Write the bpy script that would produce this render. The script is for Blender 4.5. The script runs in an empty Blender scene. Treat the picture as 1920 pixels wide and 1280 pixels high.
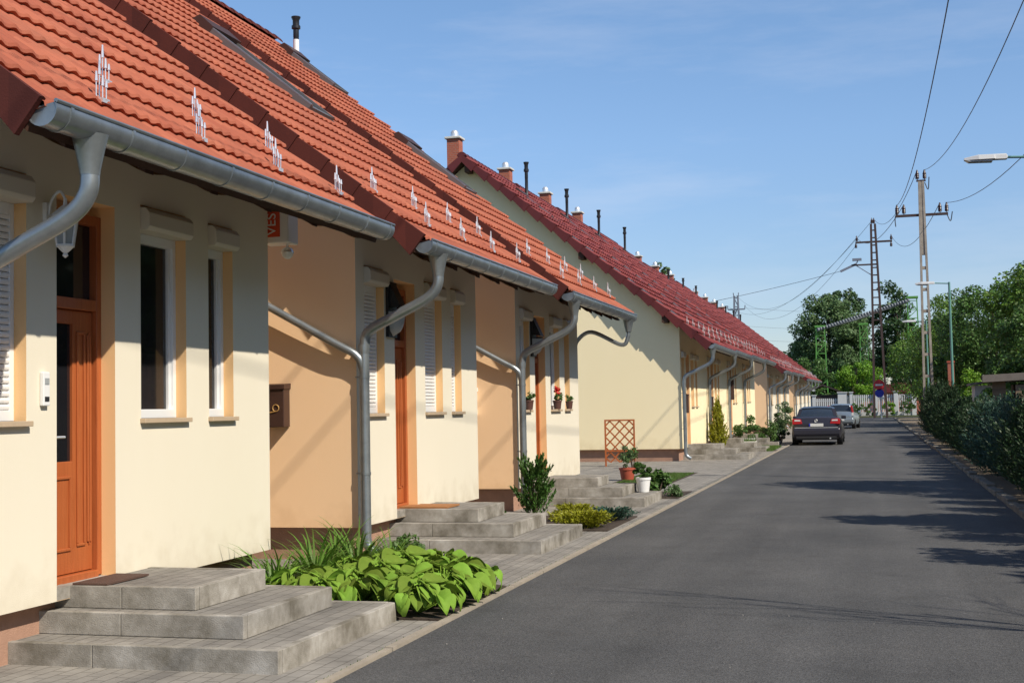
import bpy, math, random
import numpy as np
from mathutils import Vector, Matrix
PI = math.pi
R_ = math.radians
sc = bpy.context.scene
# ------------------------------------------------------------------ camera
CAMH = 1.55; FPX = 2436.0
yaw, pitch, roll = R_(15.46089), R_(2.98382), R_(1.1)
fw = Vector((-math.sin(yaw)*math.cos(pitch), math.cos(yaw)*math.cos(pitch), math.sin(pitch)))
rt = Vector((math.cos(yaw), math.sin(yaw), 0)); up = rt.cross(fw)
rt2 = rt*math.cos(roll) - up*math.sin(roll); up2 = up*math.cos(roll) + rt*math.sin(roll)
cam = bpy.data.cameras.new('camera'); camo = bpy.data.objects.new('camera', cam)
sc.collection.objects.link(camo)
m = Matrix((( rt2.x, up2.x, -fw.x, 0), (rt2.y, up2.y, -fw.y, 0), (rt2.z, up2.z, -fw.z, CAMH), (0, 0, 0, 1)))
camo.matrix_world = m
cam.sensor_width = 36; cam.lens = FPX/1920*36; cam.clip_start = .1; cam.clip_end = 3000
sc.camera = camo
# ------------------------------------------------------------------ sky and sun
SUN = Vector((1.0, -.52, 1.06)).normalized()
elev = math.asin(SUN.z); azi = math.atan2(SUN.x, SUN.y)
w = bpy.data.worlds.new('World'); sc.world = w; w.use_nodes = True
nt = w.node_tree; nt.nodes.clear()
out = nt.nodes.new('ShaderNodeOutputWorld'); bg = nt.nodes.new('ShaderNodeBackground')
sky = nt.nodes.new('ShaderNodeTexSky'); sky.sky_type = 'NISHITA'; sky.sun_disc = False
sky.sun_elevation = elev; sky.sun_rotation = azi
sky.air_density = .9; sky.dust_density = .15; sky.ozone_density = 3.0; sky.altitude = 100
bg.inputs[1].default_value = .122
# thin cirrus mixed into the sky
tc = nt.nodes.new('ShaderNodeTexCoord'); mp = nt.nodes.new('ShaderNodeMapping')
mp.inputs['Scale'].default_value = (1.6, 1.6, 9.0); mp.inputs['Rotation'].default_value = (.12, .05, .3)
nz = nt.nodes.new('ShaderNodeTexNoise'); nz.inputs['Scale'].default_value = 2.3; nz.inputs['Detail'].default_value = 7; nz.inputs['Roughness'].default_value = .62
rp = nt.nodes.new('ShaderNodeValToRGB'); rp.color_ramp.elements[0].position = .48; rp.color_ramp.elements[1].position = .80
rp.color_ramp.elements[0].color = (0, 0, 0, 1); rp.color_ramp.elements[1].color = (.20, .20, .20, 1)
mx = nt.nodes.new('ShaderNodeMixRGB'); mx.inputs[2].default_value = (6.2, 6.3, 6.9, 1)
nt.links.new(tc.outputs['Generated'], mp.inputs[0]); nt.links.new(mp.outputs[0], nz.inputs['Vector'])
nt.links.new(nz.outputs[0], rp.inputs[0]); nt.links.new(rp.outputs[0], mx.inputs[0])
tint = nt.nodes.new('ShaderNodeMixRGB'); tint.blend_type = 'MULTIPLY'; tint.inputs[0].default_value = 1; tint.inputs[2].default_value = (1, 1, 1, 1)
sxyz = nt.nodes.new('ShaderNodeSeparateXYZ'); nt.links.new(tc.outputs['Generated'], sxyz.inputs[0])
gr = nt.nodes.new('ShaderNodeValToRGB'); ge = gr.color_ramp.elements
ge[0].position = 0.0; ge[0].color = (.74, .69, .72, 1); ge[1].position = 1.0; ge[1].color = (.85, .80, .75, 1)
for p_, c_ in ((.08, (.80, .79, .83, 1)), (.20, (.98, 1.02, 1.06, 1)), (.34, (1.05, 1.14, 1.16, 1)), (.55, (1.0, .95, .9, 1))):
    q_ = ge.new(p_); q_.color = c_
nt.links.new(sxyz.outputs[2], gr.inputs[0]); nt.links.new(gr.outputs[0], tint.inputs[2])
nt.links.new(sky.outputs[0], tint.inputs[1]); nt.links.new(tint.outputs[0], mx.inputs[1]); nt.links.new(mx.outputs[0], bg.inputs[0]); nt.links.new(bg.outputs[0], out.inputs[0])
sl = bpy.data.lights.new('sun', 'SUN'); sl.energy = 4.7; sl.angle = R_(.53); sl.color = (1, .92, .78)
so = bpy.data.objects.new('sun', sl); sc.collection.objects.link(so)
so.rotation_euler = (-SUN).to_track_quat('-Z', 'Y').to_euler(); so.location = (20, -10, 30)
sc.view_settings.view_transform = 'Standard'; sc.view_settings.look = 'None'
sc.view_settings.exposure = 0.22; sc.view_settings.gamma = 1
# ------------------------------------------------------------------ materials
def nodes(name):
    mt = bpy.data.materials.new(name); mt.use_nodes = True
    return mt, mt.node_tree, mt.node_tree.nodes['Principled BSDF']
def mat(name, col, rough=.7, metal=0, var=.0, vscale=4, bump=0, bscale=60, island=0, spec=.5, col2=None, stretch=None, trans=0):
    """procedural material: base colour, broad mottling (var), fine bump, per-island variation"""
    mt, t, b = nodes(name)
    b.inputs['Roughness'].default_value = rough; b.inputs['Metallic'].default_value = metal
    b.inputs['Specular IOR Level'].default_value = spec
    b.inputs['Base Color'].default_value = (*col, 1)
    g = t.nodes.new('ShaderNodeNewGeometry'); co = g.outputs['Position']
    if stretch:
        mpp = t.nodes.new('ShaderNodeMapping'); mpp.inputs['Scale'].default_value = stretch
        t.links.new(co, mpp.inputs[0]); co = mpp.outputs[0]
    last = None
    c2 = col2 or tuple(c*.45 for c in col)
    if var > 0:
        n = t.nodes.new('ShaderNodeTexNoise'); n.inputs['Scale'].default_value = vscale; n.inputs['Detail'].default_value = 8; n.inputs['Roughness'].default_value = .65
        t.links.new(co, n.inputs['Vector'])
        r = t.nodes.new('ShaderNodeMapRange'); r.inputs[1].default_value = .35; r.inputs[2].default_value = .75; r.inputs[4].default_value = var
        t.links.new(n.outputs[0], r.inputs[0])
        x = t.nodes.new('ShaderNodeMixRGB'); x.inputs[1].default_value = (*col, 1); x.inputs[2].default_value = (*c2, 1)
        t.links.new(r.outputs[0], x.inputs[0]); last = x.outputs[0]
    if island > 0:
        h = t.nodes.new('ShaderNodeHueSaturation')
        r = t.nodes.new('ShaderNodeMapRange'); r.inputs[3].default_value = 1-island; r.inputs[4].default_value = 1+island
        t.links.new(g.outputs['Random Per Island'], r.inputs[0]); t.links.new(r.outputs[0], h.inputs['Value'])
        r2 = t.nodes.new('ShaderNodeMapRange'); r2.inputs[3].default_value = .5-.03*island; r2.inputs[4].default_value = .5+.04*island
        t.links.new(g.outputs['Random Per Island'], r2.inputs[0]); t.links.new(r2.outputs[0], h.inputs['Hue'])
        if last: t.links.new(last, h.inputs['Color'])
        else: h.inputs['Color'].default_value = (*col, 1)
        last = h.outputs[0]
    if last: t.links.new(last, b.inputs['Base Color'])
    if bump > 0:
        n = t.nodes.new('ShaderNodeTexNoise'); n.inputs['Scale'].default_value = bscale; n.inputs['Detail'].default_value = 4
        t.links.new(g.outputs['Position'], n.inputs['Vector'])
        bp = t.nodes.new('ShaderNodeBump'); bp.inputs['Strength'].default_value = bump; bp.inputs['Distance'].default_value = .01
        t.links.new(n.outputs[0], bp.inputs['Height']); t.links.new(bp.outputs[0], b.inputs['Normal'])
    if trans > 0:
        tr = t.nodes.new('ShaderNodeBsdfTranslucent'); ms = t.nodes.new('ShaderNodeMixShader'); ms.inputs[0].default_value = trans
        if last: t.links.new(last, tr.inputs[0])
        else: tr.inputs[0].default_value = (*col, 1)
        o = t.nodes['Material Output']
        t.links.new(b.outputs[0], ms.inputs[1]); t.links.new(tr.outputs[0], ms.inputs[2]); t.links.new(ms.outputs[0], o.inputs[0])
    return mt
def plaster(name, col, dirt):
    mt = mat(name, col, .95, var=.22, vscale=1.1, bump=.22, bscale=170, spec=.15, col2=dirt, stretch=(1, 1, .3))
    t = mt.node_tree; b = t.nodes['Principled BSDF']; src = b.inputs['Base Color'].links[0].from_socket
    g = t.nodes.new('ShaderNodeNewGeometry'); sp = t.nodes.new('ShaderNodeSeparateXYZ'); t.links.new(g.outputs['Position'], sp.inputs[0])
    n = t.nodes.new('ShaderNodeTexNoise'); n.inputs['Scale'].default_value = 5; n.inputs['Detail'].default_value = 8; t.links.new(g.outputs['Position'], n.inputs['Vector'])
    # splash dirt: ragged band just above the plinth
    a = t.nodes.new('ShaderNodeMath'); a.operation = 'MULTIPLY_ADD'; a.inputs[1].default_value = -1.6; a.inputs[2].default_value = 1.75; t.links.new(sp.outputs[2], a.inputs[0])
    m_ = t.nodes.new('ShaderNodeMath'); m_.operation = 'MULTIPLY'; m_.use_clamp = True; t.links.new(a.outputs[0], m_.inputs[0]); t.links.new(n.outputs[0], m_.inputs[1])
    r = t.nodes.new('ShaderNodeMapRange'); r.inputs[1].default_value = .35; r.inputs[2].default_value = .95; r.inputs[4].default_value = .55; t.links.new(m_.outputs[0], r.inputs[0])
    x = t.nodes.new('ShaderNodeMixRGB'); x.inputs[2].default_value = (dirt[0]*.72, dirt[1]*.68, dirt[2]*.62, 1); t.links.new(r.outputs[0], x.inputs[0]); t.links.new(src, x.inputs[1]); t.links.new(x.outputs[0], b.inputs['Base Color'])
    return mt
M = {}
M['cream'] = plaster('cream plaster', (.76, .70, .575), (.69, .61, .47))
M['gcream'] = plaster('straw plaster', (.95, .82, .55), (.88, .74, .46))
M['peach'] = plaster('peach plaster', (.94, .64, .39), (.90, .58, .33))
M['reveal'] = plaster('orange reveal plaster', (.88, .56, .28), (.80, .5, .24))
M['plinth'] = mat('pink plinth render', (.42, .25, .18), .9, var=.4, vscale=6, bump=.5, bscale=120, spec=.2)
M['wood'] = mat('varnished orange wood', (.44, .12, .036), .38, var=.55, vscale=7, bump=.15, bscale=80, stretch=(9, 9, .5), col2=(.24, .05, .012))
M['darkwood'] = mat('dark roof timber', (.075, .032, .018), .8, var=.5, vscale=5, stretch=(1, 1, 1))
M['foil'] = mat('ochre roof membrane', (.30, .16, .055), .7)
M['glass'] = mat('dark window glass', (.012, .012, .015), .06, spec=.8)
M['reflection_sheet'] = mat('dim curtain', (.16, .10, .09), .9, var=.9, vscale=3, stretch=(14, 14, .3), col2=(.03, .02, .02))  # painted sheet for the brown reflection low in the window glass
M['pane'] = mat('clear window pane', (.02, .02, .022), .03, spec=.8); M['pane'].node_tree.nodes['Principled BSDF'].inputs['Alpha'].default_value = .5
M['white'] = mat('white plastic frame', (.78, .78, .78), .35)
M['box'] = mat('cream shutter box', (.62, .57, .48), .5)
M['sill'] = mat('stone sill', (.50, .38, .26), .6, var=.2, vscale=20)
M['zinc'] = mat('galvanised steel', (.36, .39, .41), .36, metal=.7, var=.75, vscale=5, col2=(.20, .22, .23), bump=.06, bscale=30)
M['chrome'] = mat('bright steel prongs', (.80, .80, .80), .3, metal=.6)
M['black'] = mat('black enamelled pipe', (.012, .012, .014), .4)
M['greyframe'] = mat('grey skylight frame', (.17, .16, .155), .45, metal=.4)
M['brownmetal'] = mat('brown painted metal', (.055, .025, .018), .5)
M['mortar'] = mat('white chimney cap concrete', (.62, .60, .55), .8, var=.3, vscale=8)
M['terr'] = mat('terracotta pot', (.42, .09, .05), .6, var=.2, vscale=12)
M['brownpot'] = mat('brown plastic pot', (.10, .045, .035), .5)
M['soil'] = mat('dark soil', (.06, .042, .03), .95, var=.6, vscale=14, bump=.8, bscale=40)
M['orangewood'] = mat('orange stained lath', (.45, .12, .03), .6, var=.3, vscale=12)
M['mat1'] = mat('brown coir mat', (.10, .055, .04), .95, bump=.8, bscale=200)
M['mat2'] = mat('tan coir mat', (.38, .17, .06), .95, bump=.8, bscale=200)
M['signred'] = mat('orange red sign panel', (.62, .07, .02), .4)
M['red'] = mat('traffic sign red', (.55, .02, .03), .4)
M['blue'] = mat('traffic sign blue', (.015, .03, .40), .4)
M['concpole'] = mat('weathered concrete pole', (.38, .34, .29), .9, var=.7, vscale=3, bump=.3, col2=(.14, .10, .08))
M['steelpole'] = mat('dark rusty lattice steel', (.055, .03, .028), .7, var=.4, vscale=3)
M['greysteel'] = mat('blue grey pylon steel', (.16, .18, .24), .6)
M['insul'] = mat('dark brown porcelain', (.04, .02, .022), .3)
M['wire'] = mat('dark cable', (.05, .05, .06), .5, metal=.4)
M['greenmetal'] = mat('pale green painted steel', (.12, .27, .24), .45)
M['lime'] = mat('bright green painted steel', (.09, .27, .05), .6)
M['greypipe'] = mat('grey insulated pipe', (.15, .17, .20), .6, var=.5, vscale=3)
M['lamp'] = mat('street lamp shell', (.55, .56, .57), .4)
M['lampglass'] = mat('lamp glass bowl', (.35, .37, .38), .15)
M['fence'] = mat('white painted fence', (.52, .53, .54), .7)
M['planks'] = mat('grey weathered planks', (.30, .22, .15), .9, var=.7, vscale=4, stretch=(.4, .4, 6), col2=(.09, .06, .045))
M['sheet'] = mat('grey asbestos sheet', (.22, .19, .17), .9, var=.5, vscale=5)
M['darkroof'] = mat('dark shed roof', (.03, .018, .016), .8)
M['rubber'] = mat('tyre rubber', (.015, .015, .016), .8)
M['alloy'] = mat('alloy wheel', (.55, .56, .57), .3, metal=.8)
M['carpaint'] = mat('dark grey car paint', (.045, .042, .055), .3, metal=.4)
M['carsilver'] = mat('silver blue car paint', (.33, .38, .42), .3, metal=.6)
M['carglass'] = mat('tinted car glass', (.02, .028, .04), .05, spec=.9)
M['tail'] = mat('red tail light', (.45, .015, .02), .2)
M['tailclear'] = mat('clear lens', (.7, .68, .68), .12)
M['plastic'] = mat('black bumper plastic', (.02, .02, .022), .6)
M['plate'] = mat('white number plate', (.7, .7, .68), .5)
M['bark'] = mat('bark', (.10, .07, .05), .95, var=.6, vscale=8, bump=.8, bscale=25)
M['gold'] = mat('brass horn emblem', (.6, .35, .12), .4, metal=.4)
M['pebble'] = mat('pale grit', (.30, .28, .26), .8)
def leafmat(name, col, isl=.35, trans=.25): return mat(name, col, .5, island=isl, trans=trans, spec=.35)
M['l_dark'] = leafmat('dark conifer needles', (.032, .066, .024), .45, .12)
M['l_blue'] = leafmat('bluish juniper needles', (.050, .105, .072), .4, .1)
M['l_walnut'] = leafmat('walnut leaves', (.12, .21, .030), .4)
M['l_mid'] = leafmat('mid green leaves', (.085, .16, .036), .45)
M['l_far'] = leafmat('far willow leaves', (.10, .165, .060), .35)
M['l_pop'] = leafmat('poplar leaves', (.055, .105, .035), .4)
M['l_bright'] = leafmat('bright green leaves', (.16, .30, .025), .3, .3)
M['l_hosta'] = mat('lime hosta leaf', (.20, .31, .040), .7, island=.42, trans=.22, spec=.18, var=.6, vscale=18, col2=(.12, .22, .02))
M['l_lily'] = leafmat('daylily blade', (.11, .21, .030), .3, .25)
M['l_box'] = leafmat('shrub leaves', (.060, .125, .022), .4, .2)
M['l_yel'] = leafmat('golden juniper', (.26, .26, .015), .35, .15)
M['l_grass'] = leafmat('lawn grass', (.09, .16, .028), .4, .2)
M['petal'] = mat('red petals', (.70, .01, .012), .5)
# brick
def brickmat():
    mt, t, b = nodes('red chimney brick')
    g = t.nodes.new('ShaderNodeTexCoord'); mpn = t.nodes.new('ShaderNodeMapping'); mpn.inputs['Rotation'].default_value = (PI/2, 0, 0)
    br = t.nodes.new('ShaderNodeTexBrick'); br.inputs['Scale'].default_value = 4.2
    br.inputs['Color1'].default_value = (.42, .11, .06, 1); br.inputs['Color2'].default_value = (.34, .08, .045, 1); br.inputs['Mortar'].default_value = (.30, .17, .13, 1)
    br.inputs['Mortar Size'].default_value = .03
    t.links.new(g.outputs['Object'], mpn.inputs[0]); t.links.new(mpn.outputs[0], br.inputs[0]); t.links.new(br.outputs[0], b.inputs['Base Color'])
    b.inputs['Roughness'].default_value = .9
    return mt
M['brick'] = brickmat()
def tilemat(name, c1, c2, rough, spec, course=.44, wid=.30, stain=.35):
    mt, t, b = nodes(name)
    g = t.nodes.new('ShaderNodeNewGeometry'); s = t.nodes.new('ShaderNodeSeparateXYZ'); t.links.new(g.outputs['Position'], s.inputs[0])
    def mul(o, k):
        n = t.nodes.new('ShaderNodeMath'); n.operation = 'MULTIPLY'; n.inputs[1].default_value = k; t.links.new(o, n.inputs[0]); return n.outputs[0]
    def flo(o):
        n = t.nodes.new('ShaderNodeMath'); n.operation = 'FLOOR'; t.links.new(o, n.inputs[0]); return n.outputs[0]
    cb = t.nodes.new('ShaderNodeCombineXYZ')
    t.links.new(flo(mul(s.outputs[1], 1/wid)), cb.inputs[0]); t.links.new(flo(mul(s.outputs[0], 1/(course*.777))), cb.inputs[1])
    wn = t.nodes.new('ShaderNodeTexWhiteNoise'); wn.noise_dimensions = '2D'; t.links.new(cb.outputs[0], wn.inputs[0])
    x = t.nodes.new('ShaderNodeMixRGB'); x.inputs[1].default_value = (*c1, 1); x.inputs[2].default_value = (*c2, 1); t.links.new(wn.outputs[0], x.inputs[0])
    n = t.nodes.new('ShaderNodeTexNoise'); n.inputs['Scale'].default_value = 2.2; n.inputs['Detail'].default_value = 9; n.inputs['Roughness'].default_value = .7
    t.links.new(g.outputs['Position'], n.inputs['Vector'])
    r = t.nodes.new('ShaderNodeMapRange'); r.inputs[1].default_value = .45; r.inputs[2].default_value = .8; r.inputs[4].default_value = stain
    t.links.new(n.outputs[0], r.inputs[0])
    y = t.nodes.new('ShaderNodeMixRGB'); y.inputs[2].default_value = (c1[0]*.45, c1[1]*.6, c1[2]*.7, 1)
    t.links.new(r.outputs[0], y.inputs[0]); t.links.new(x.outputs[0], y.inputs[1]); t.links.new(y.outputs[0], b.inputs['Base Color'])
    b.inputs['Roughness'].default_value = rough; b.inputs['Specular IOR Level'].default_value = spec
    n2 = t.nodes.new('ShaderNodeTexNoise'); n2.inputs['Scale'].default_value = 90; t.links.new(g.outputs['Position'], n2.inputs['Vector'])
    bp = t.nodes.new('ShaderNodeBump'); bp.inputs['Strength'].default_value = .15; bp.inputs['Distance'].default_value = .01
    t.links.new(n2.outputs[0], bp.inputs['Height']); t.links.new(bp.outputs[0], b.inputs['Normal'])
    return mt
M['tile'] = tilemat('orange concrete roof tile', (.42, .135, .080), (.33, .095, .058), .85, .15, stain=.65)
M['verge'] = tilemat('shade-darkened verge tile', (.135, .034, .026), (.085, .024, .02), .85, .15)  # darker than the roof tile, flange shade put into the colour
M['redtile'] = tilemat('glazed dark red roof tile', (.27, .056, .045), (.16, .030, .027), .5, .35, stain=.7)
M['redverge'] = tilemat('dark red verge tile', (.14, .024, .022), (.09, .014, .015), .5, .4)
def asphalt():
    mt, t, b = nodes('asphalt')
    g = t.nodes.new('ShaderNodeNewGeometry')
    v = t.nodes.new('ShaderNodeTexVoronoi'); v.inputs['Scale'].default_value = 120; t.links.new(g.outputs['Position'], v.inputs['Vector'])
    n = t.nodes.new('ShaderNodeTexNoise'); n.inputs['Scale'].default_value = .55; n.inputs['Detail'].default_value = 10; n.inputs['Roughness'].default_value = .6
    t.links.new(g.outputs['Position'], n.inputs['Vector'])
    r = t.nodes.new('ShaderNodeValToRGB'); e = r.color_ramp.elements; e[0].position = .3; e[0].color = (.064, .064, .066, 1); e[1].position = .72; e[1].color = (.096, .094, .094, 1)
    t.links.new(n.outputs[0], r.inputs[0])
    r2 = t.nodes.new('ShaderNodeMapRange'); r2.inputs[3].default_value = .5; r2.inputs[4].default_value = 1.55; t.links.new(v.outputs['Color'], r2.inputs[0])
    mm = t.nodes.new('ShaderNodeMixRGB'); mm.blend_type = 'MULTIPLY'; mm.inputs[0].default_value = 1
    t.links.new(r.outputs[0], mm.inputs[1]); t.links.new(r2.outputs[0], mm.inputs[2])
    # dark stains
    n3 = t.nodes.new('ShaderNodeTexNoise'); n3.inputs['Scale'].default_value = 2.0; n3.inputs['Detail'].default_value = 5; t.links.new(g.outputs['Position'], n3.inputs['Vector'])
    r3 = t.nodes.new('ShaderNodeMapRange'); r3.inputs[1].default_value = .58; r3.inputs[2].default_value = .80; r3.inputs[4].default_value = .55; t.links.new(n3.outputs[0], r3.inputs[0])
    m3 = t.nodes.new('ShaderNodeMixRGB'); m3.inputs[2].default_value = (.045, .043, .042, 1); t.links.new(r3.outputs[0], m3.inputs[0]); t.links.new(mm.outputs[0], m3.inputs[1])
    # tyre tracks worn a little paler along the driving direction
    mp4 = t.nodes.new('ShaderNodeMapping'); mp4.inputs['Scale'].default_value = (1.3, .05, 1); t.links.new(g.outputs['Position'], mp4.inputs[0])
    n4 = t.nodes.new('ShaderNodeTexNoise'); n4.inputs['Scale'].default_value = 1.4; n4.inputs['Detail'].default_value = 3; t.links.new(mp4.outputs[0], n4.inputs['Vector'])
    r4 = t.nodes.new('ShaderNodeMapRange'); r4.inputs[1].default_value = .3; r4.inputs[2].default_value = .7; r4.inputs[3].default_value = .86; r4.inputs[4].default_value = 1.16; t.links.new(n4.outputs[0], r4.inputs[0])
    m5 = t.nodes.new('ShaderNodeMixRGB'); m5.blend_type = 'MULTIPLY'; m5.inputs[0].default_value = 1; t.links.new(m3.outputs[0], m5.inputs[1]); t.links.new(r4.outputs[0], m5.inputs[2]); t.links.new(m5.outputs[0], b.inputs['Base Color'])
    bp = t.nodes.new('ShaderNodeBump'); bp.inputs['Strength'].default_value = .5; bp.inputs['Distance'].default_value = .006
    t.links.new(v.outputs['Distance'], bp.inputs['Height']); t.links.new(bp.outputs[0], b.inputs['Normal'])
    b.inputs['Roughness'].default_value = .85; b.inputs['Specular IOR Level'].default_value = .3
    return mt
M['asphalt'] = asphalt()
def pavers(name, rot=0, base=.25, sx=1.0):
    mt, t, b = nodes(name)
    g = t.nodes.new('ShaderNodeNewGeometry'); mpn = t.nodes.new('ShaderNodeMapping'); mpn.inputs['Rotation'].default_value = (0, 0, rot)
    t.links.new(g.outputs['Position'], mpn.inputs[0])
    br = t.nodes.new('ShaderNodeTexBrick'); br.inputs['Scale'].default_value = 1.0
    br.inputs['Brick Width'].default_value = .2*sx; br.inputs['Row Height'].default_value = .1*sx; br.inputs['Mortar Size'].default_value = .005; br.inputs['Mortar Smooth'].default_value = .3
    br.inputs['Color1'].default_value = (base, base*.93, base*.84, 1); br.inputs['Color2'].default_value = (base*.86, base*.80, base*.73, 1); br.inputs['Mortar'].default_value = (base*.58, base*.53, base*.47, 1)
    t.links.new(mpn.outputs[0], br.inputs[0])
    n = t.nodes.new('ShaderNodeTexNoise'); n.inputs['Scale'].default_value = 2; n.inputs['Detail'].default_value = 10; n.inputs['Roughness'].default_value = .7; t.links.new(g.outputs['Position'], n.inputs['Vector'])
    r = t.nodes.new('ShaderNodeMapRange'); r.inputs[1].default_value = .3; r.inputs[2].default_value = .7; r.inputs[3].default_value = .65; r.inputs[4].default_value = 1.2; t.links.new(n.outputs[0], r.inputs[0])
    mm = t.nodes.new('ShaderNodeMixRGB'); mm.blend_type = 'MULTIPLY'; mm.inputs[0].default_value = 1
    t.links.new(br.outputs[0], mm.inputs[1]); t.links.new(r.outputs[0], mm.inputs[2]); t.links.new(mm.outputs[0], b.inputs['Base Color'])
    bp = t.nodes.new('ShaderNodeBump'); bp.invert = True; bp.inputs['Strength'].default_value = .8; bp.inputs['Distance'].default_value = .006
    t.links.new(br.outputs['Fac'], bp.inputs['Height']); t.links.new(bp.outputs[0], b.inputs['Normal'])
    b.inputs['Roughness'].default_value = .9; b.inputs['Specular IOR Level'].default_value = .25
    return mt
M['paver'] = pavers('grey concrete pavers', PI/2, .29)
M['steptop'] = pavers('grey step pavers', PI/2, .27)
def concrete():
    mt, t, b = nodes('stained step concrete')
    g = t.nodes.new('ShaderNodeNewGeometry')
    n = t.nodes.new('ShaderNodeTexNoise'); n.inputs['Scale'].default_value = 2.4; n.inputs['Detail'].default_value = 10; n.inputs['Roughness'].default_value = .68; t.links.new(g.outputs['Position'], n.inputs['Vector'])
    r = t.nodes.new('ShaderNodeValToRGB'); e = r.color_ramp.elements; e[0].position = .38; e[0].color = (.165, .148, .12, 1); e[1].position = .58; e[1].color = (.36, .335, .30, 1)
    x = r.color_ramp.elements.new(.72); x.color = (.52, .50, .47, 1)
    t.links.new(n.outputs[0], r.inputs[0]); t.links.new(r.outputs[0], b.inputs['Base Color'])
    n2 = t.nodes.new('ShaderNodeTexNoise'); n2.inputs['Scale'].default_value = 120; n2.inputs['Detail'].default_value = 4; t.links.new(g.outputs['Position'], n2.inputs['Vector'])
    bp = t.nodes.new('ShaderNodeBump'); bp.inputs['Strength'].default_value = .5; bp.inputs['Distance'].default_value = .006
    t.links.new(n2.outputs[0], bp.inputs['Height']); t.links.new(bp.outputs[0], b.inputs['Normal'])
    b.inputs['Roughness'].default_value = .9; b.inputs['Specular IOR Level'].default_value = .25
    return mt
M['concrete'] = concrete()
M['kerb'] = mat('pale kerb edging', (.36, .31, .25), .9, var=.5, vscale=5, bump=.3)
M['kerbgrey'] = mat('weathered grey kerb', (.22, .20, .17), .9, var=.8, vscale=2.2, bump=.3, col2=(.07, .065, .055))
M['gravel'] = mat('sandy gravel verge', (.20, .15, .10), .95, var=.7, vscale=9, bump=1, bscale=50, col2=(.12, .10, .07))
M['ground'] = mat('rough grass and earth', (.07, .10, .03), .95, var=.8, vscale=1.2, bump=1, bscale=20, col2=(.09, .07, .045))
# ------------------------------------------------------------------ mesh helpers
class MB:
    def __init__(s): s.v = []; s.f = []; s.m = []
    def add(s, vs, fs, mi=0):
        o = len(s.v); s.v += [tuple(p) for p in vs]; s.f += [tuple(i+o for i in f) for f in fs]; s.m += [mi]*len(fs); return s
    def box(s, x0, x1, y0, y1, z0, z1, mi=0):
        v = [(x0,y0,z0),(x1,y0,z0),(x1,y1,z0),(x0,y1,z0),(x0,y0,z1),(x1,y0,z1),(x1,y1,z1),(x0,y1,z1)]
        return s.add(v, [(3,2,1,0),(4,5,6,7),(0,1,5,4),(1,2,6,5),(2,3,7,6),(3,0,4,7)], mi)
    def quad(s, a, b, c, d, mi=0): return s.add([a,b,c,d], [(0,1,2,3)], mi)
    def prism(s, pts, axis, a, b, mi=0):
        """extrude a 2-D polygon along 'x','y' or 'z' from a to b"""
        def P(p, t): return {'x': (t, p[0], p[1]), 'y': (p[0], t, p[1]), 'z': (p[0], p[1], t)}[axis]
        n = len(pts); v = [P(p, a) for p in pts] + [P(p, b) for p in pts]
        f = [tuple(range(n-1, -1, -1)), tuple(range(n, 2*n))] + [(i, (i+1) % n, n+(i+1) % n, n+i) for i in range(n)]
        return s.add(v, f, mi)
    def beam(s, a, b, wx, wz, mi=0):
        a = Vector(a); b = Vector(b); d = (b-a).normalized()
        ref = Vector((0,0,1)) if abs(d.z) < .95 else Vector((0,1,0))
        u = d.cross(ref).normalized()*wx/2; q = u.cross(d).normalized()*wz/2
        v = [a-u-q, a+u-q, a+u+q, a-u+q, b-u-q, b+u-q, b+u+q, b-u+q]
        return s.add(v, [(3,2,1,0),(4,5,6,7),(0,1,5,4),(1,2,6,5),(2,3,7,6),(3,0,4,7)], mi)
    def tube(s, pts, r, n=12, mi=0, cap=True):
        pts = [Vector(p) for p in pts]; rs = r if isinstance(r, (list, tuple)) else [r]*len(pts)
        vs = []; prev = None
        for i, p in enumerate(pts):
            d = (pts[min(i+1, len(pts)-1)] - pts[max(i-1, 0)]).normalized()
            if prev is None:
                ref = Vector((0,0,1)) if abs(d.z) < .9 else Vector((1,0,0)); u = d.cross(ref).normalized()
            else: u = (prev - d*prev.dot(d)).normalized()
            prev = u; q = d.cross(u)
            for k in range(n):
                a = 2*PI*k/n; vs.append(p + (u*math.cos(a)+q*math.sin(a))*rs[i])
        f = []
        for i in range(len(pts)-1):
            for k in range(n): f.append((i*n+k, i*n+(k+1) % n, (i+1)*n+(k+1) % n, (i+1)*n+k))
        if cap: f += [tuple(range(n-1, -1, -1)), tuple((len(pts)-1)*n+k for k in range(n))]
        return s.add(vs, f, mi)
    def lathe(s, prof, cx, cy, n=16, mi=0, z=0):
        vs = []; f = []
        for r, h in prof:
            for k in range(n): vs.append((cx+r*math.cos(2*PI*k/n), cy+r*math.sin(2*PI*k/n), z+h))
        for i in range(len(prof)-1):
            for k in range(n): f.append((i*n+k, i*n+(k+1) % n, (i+1)*n+(k+1) % n, (i+1)*n+k))
        return s.add(vs, f, mi)
    def build(s, name, mats, parent=None, smooth=False, bevel=0, loc=None):
        me = bpy.data.meshes.new(name); me.from_pydata(s.v, [], s.f)
        if not isinstance(mats, (list, tuple)): mats = [mats]
        for q in mats: me.materials.append(q)
        if len(mats) > 1: me.polygons.foreach_set('material_index', s.m)
        if smooth: me.polygons.foreach_set('use_smooth', [True]*len(me.polygons))
        me.update()
        o = bpy.data.objects.new(name, me); sc.collection.objects.link(o)
        if parent: o.parent = parent
        if loc: o.location = loc
        if smooth:
            try: me.set_sharp_from_angle(angle=R_(40))
            except Exception: pass
        if bevel:
            b = o.modifiers.new('bevel', 'BEVEL'); b.width = bevel; b.segments = 2; b.limit_method = 'ANGLE'
        return o
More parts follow.
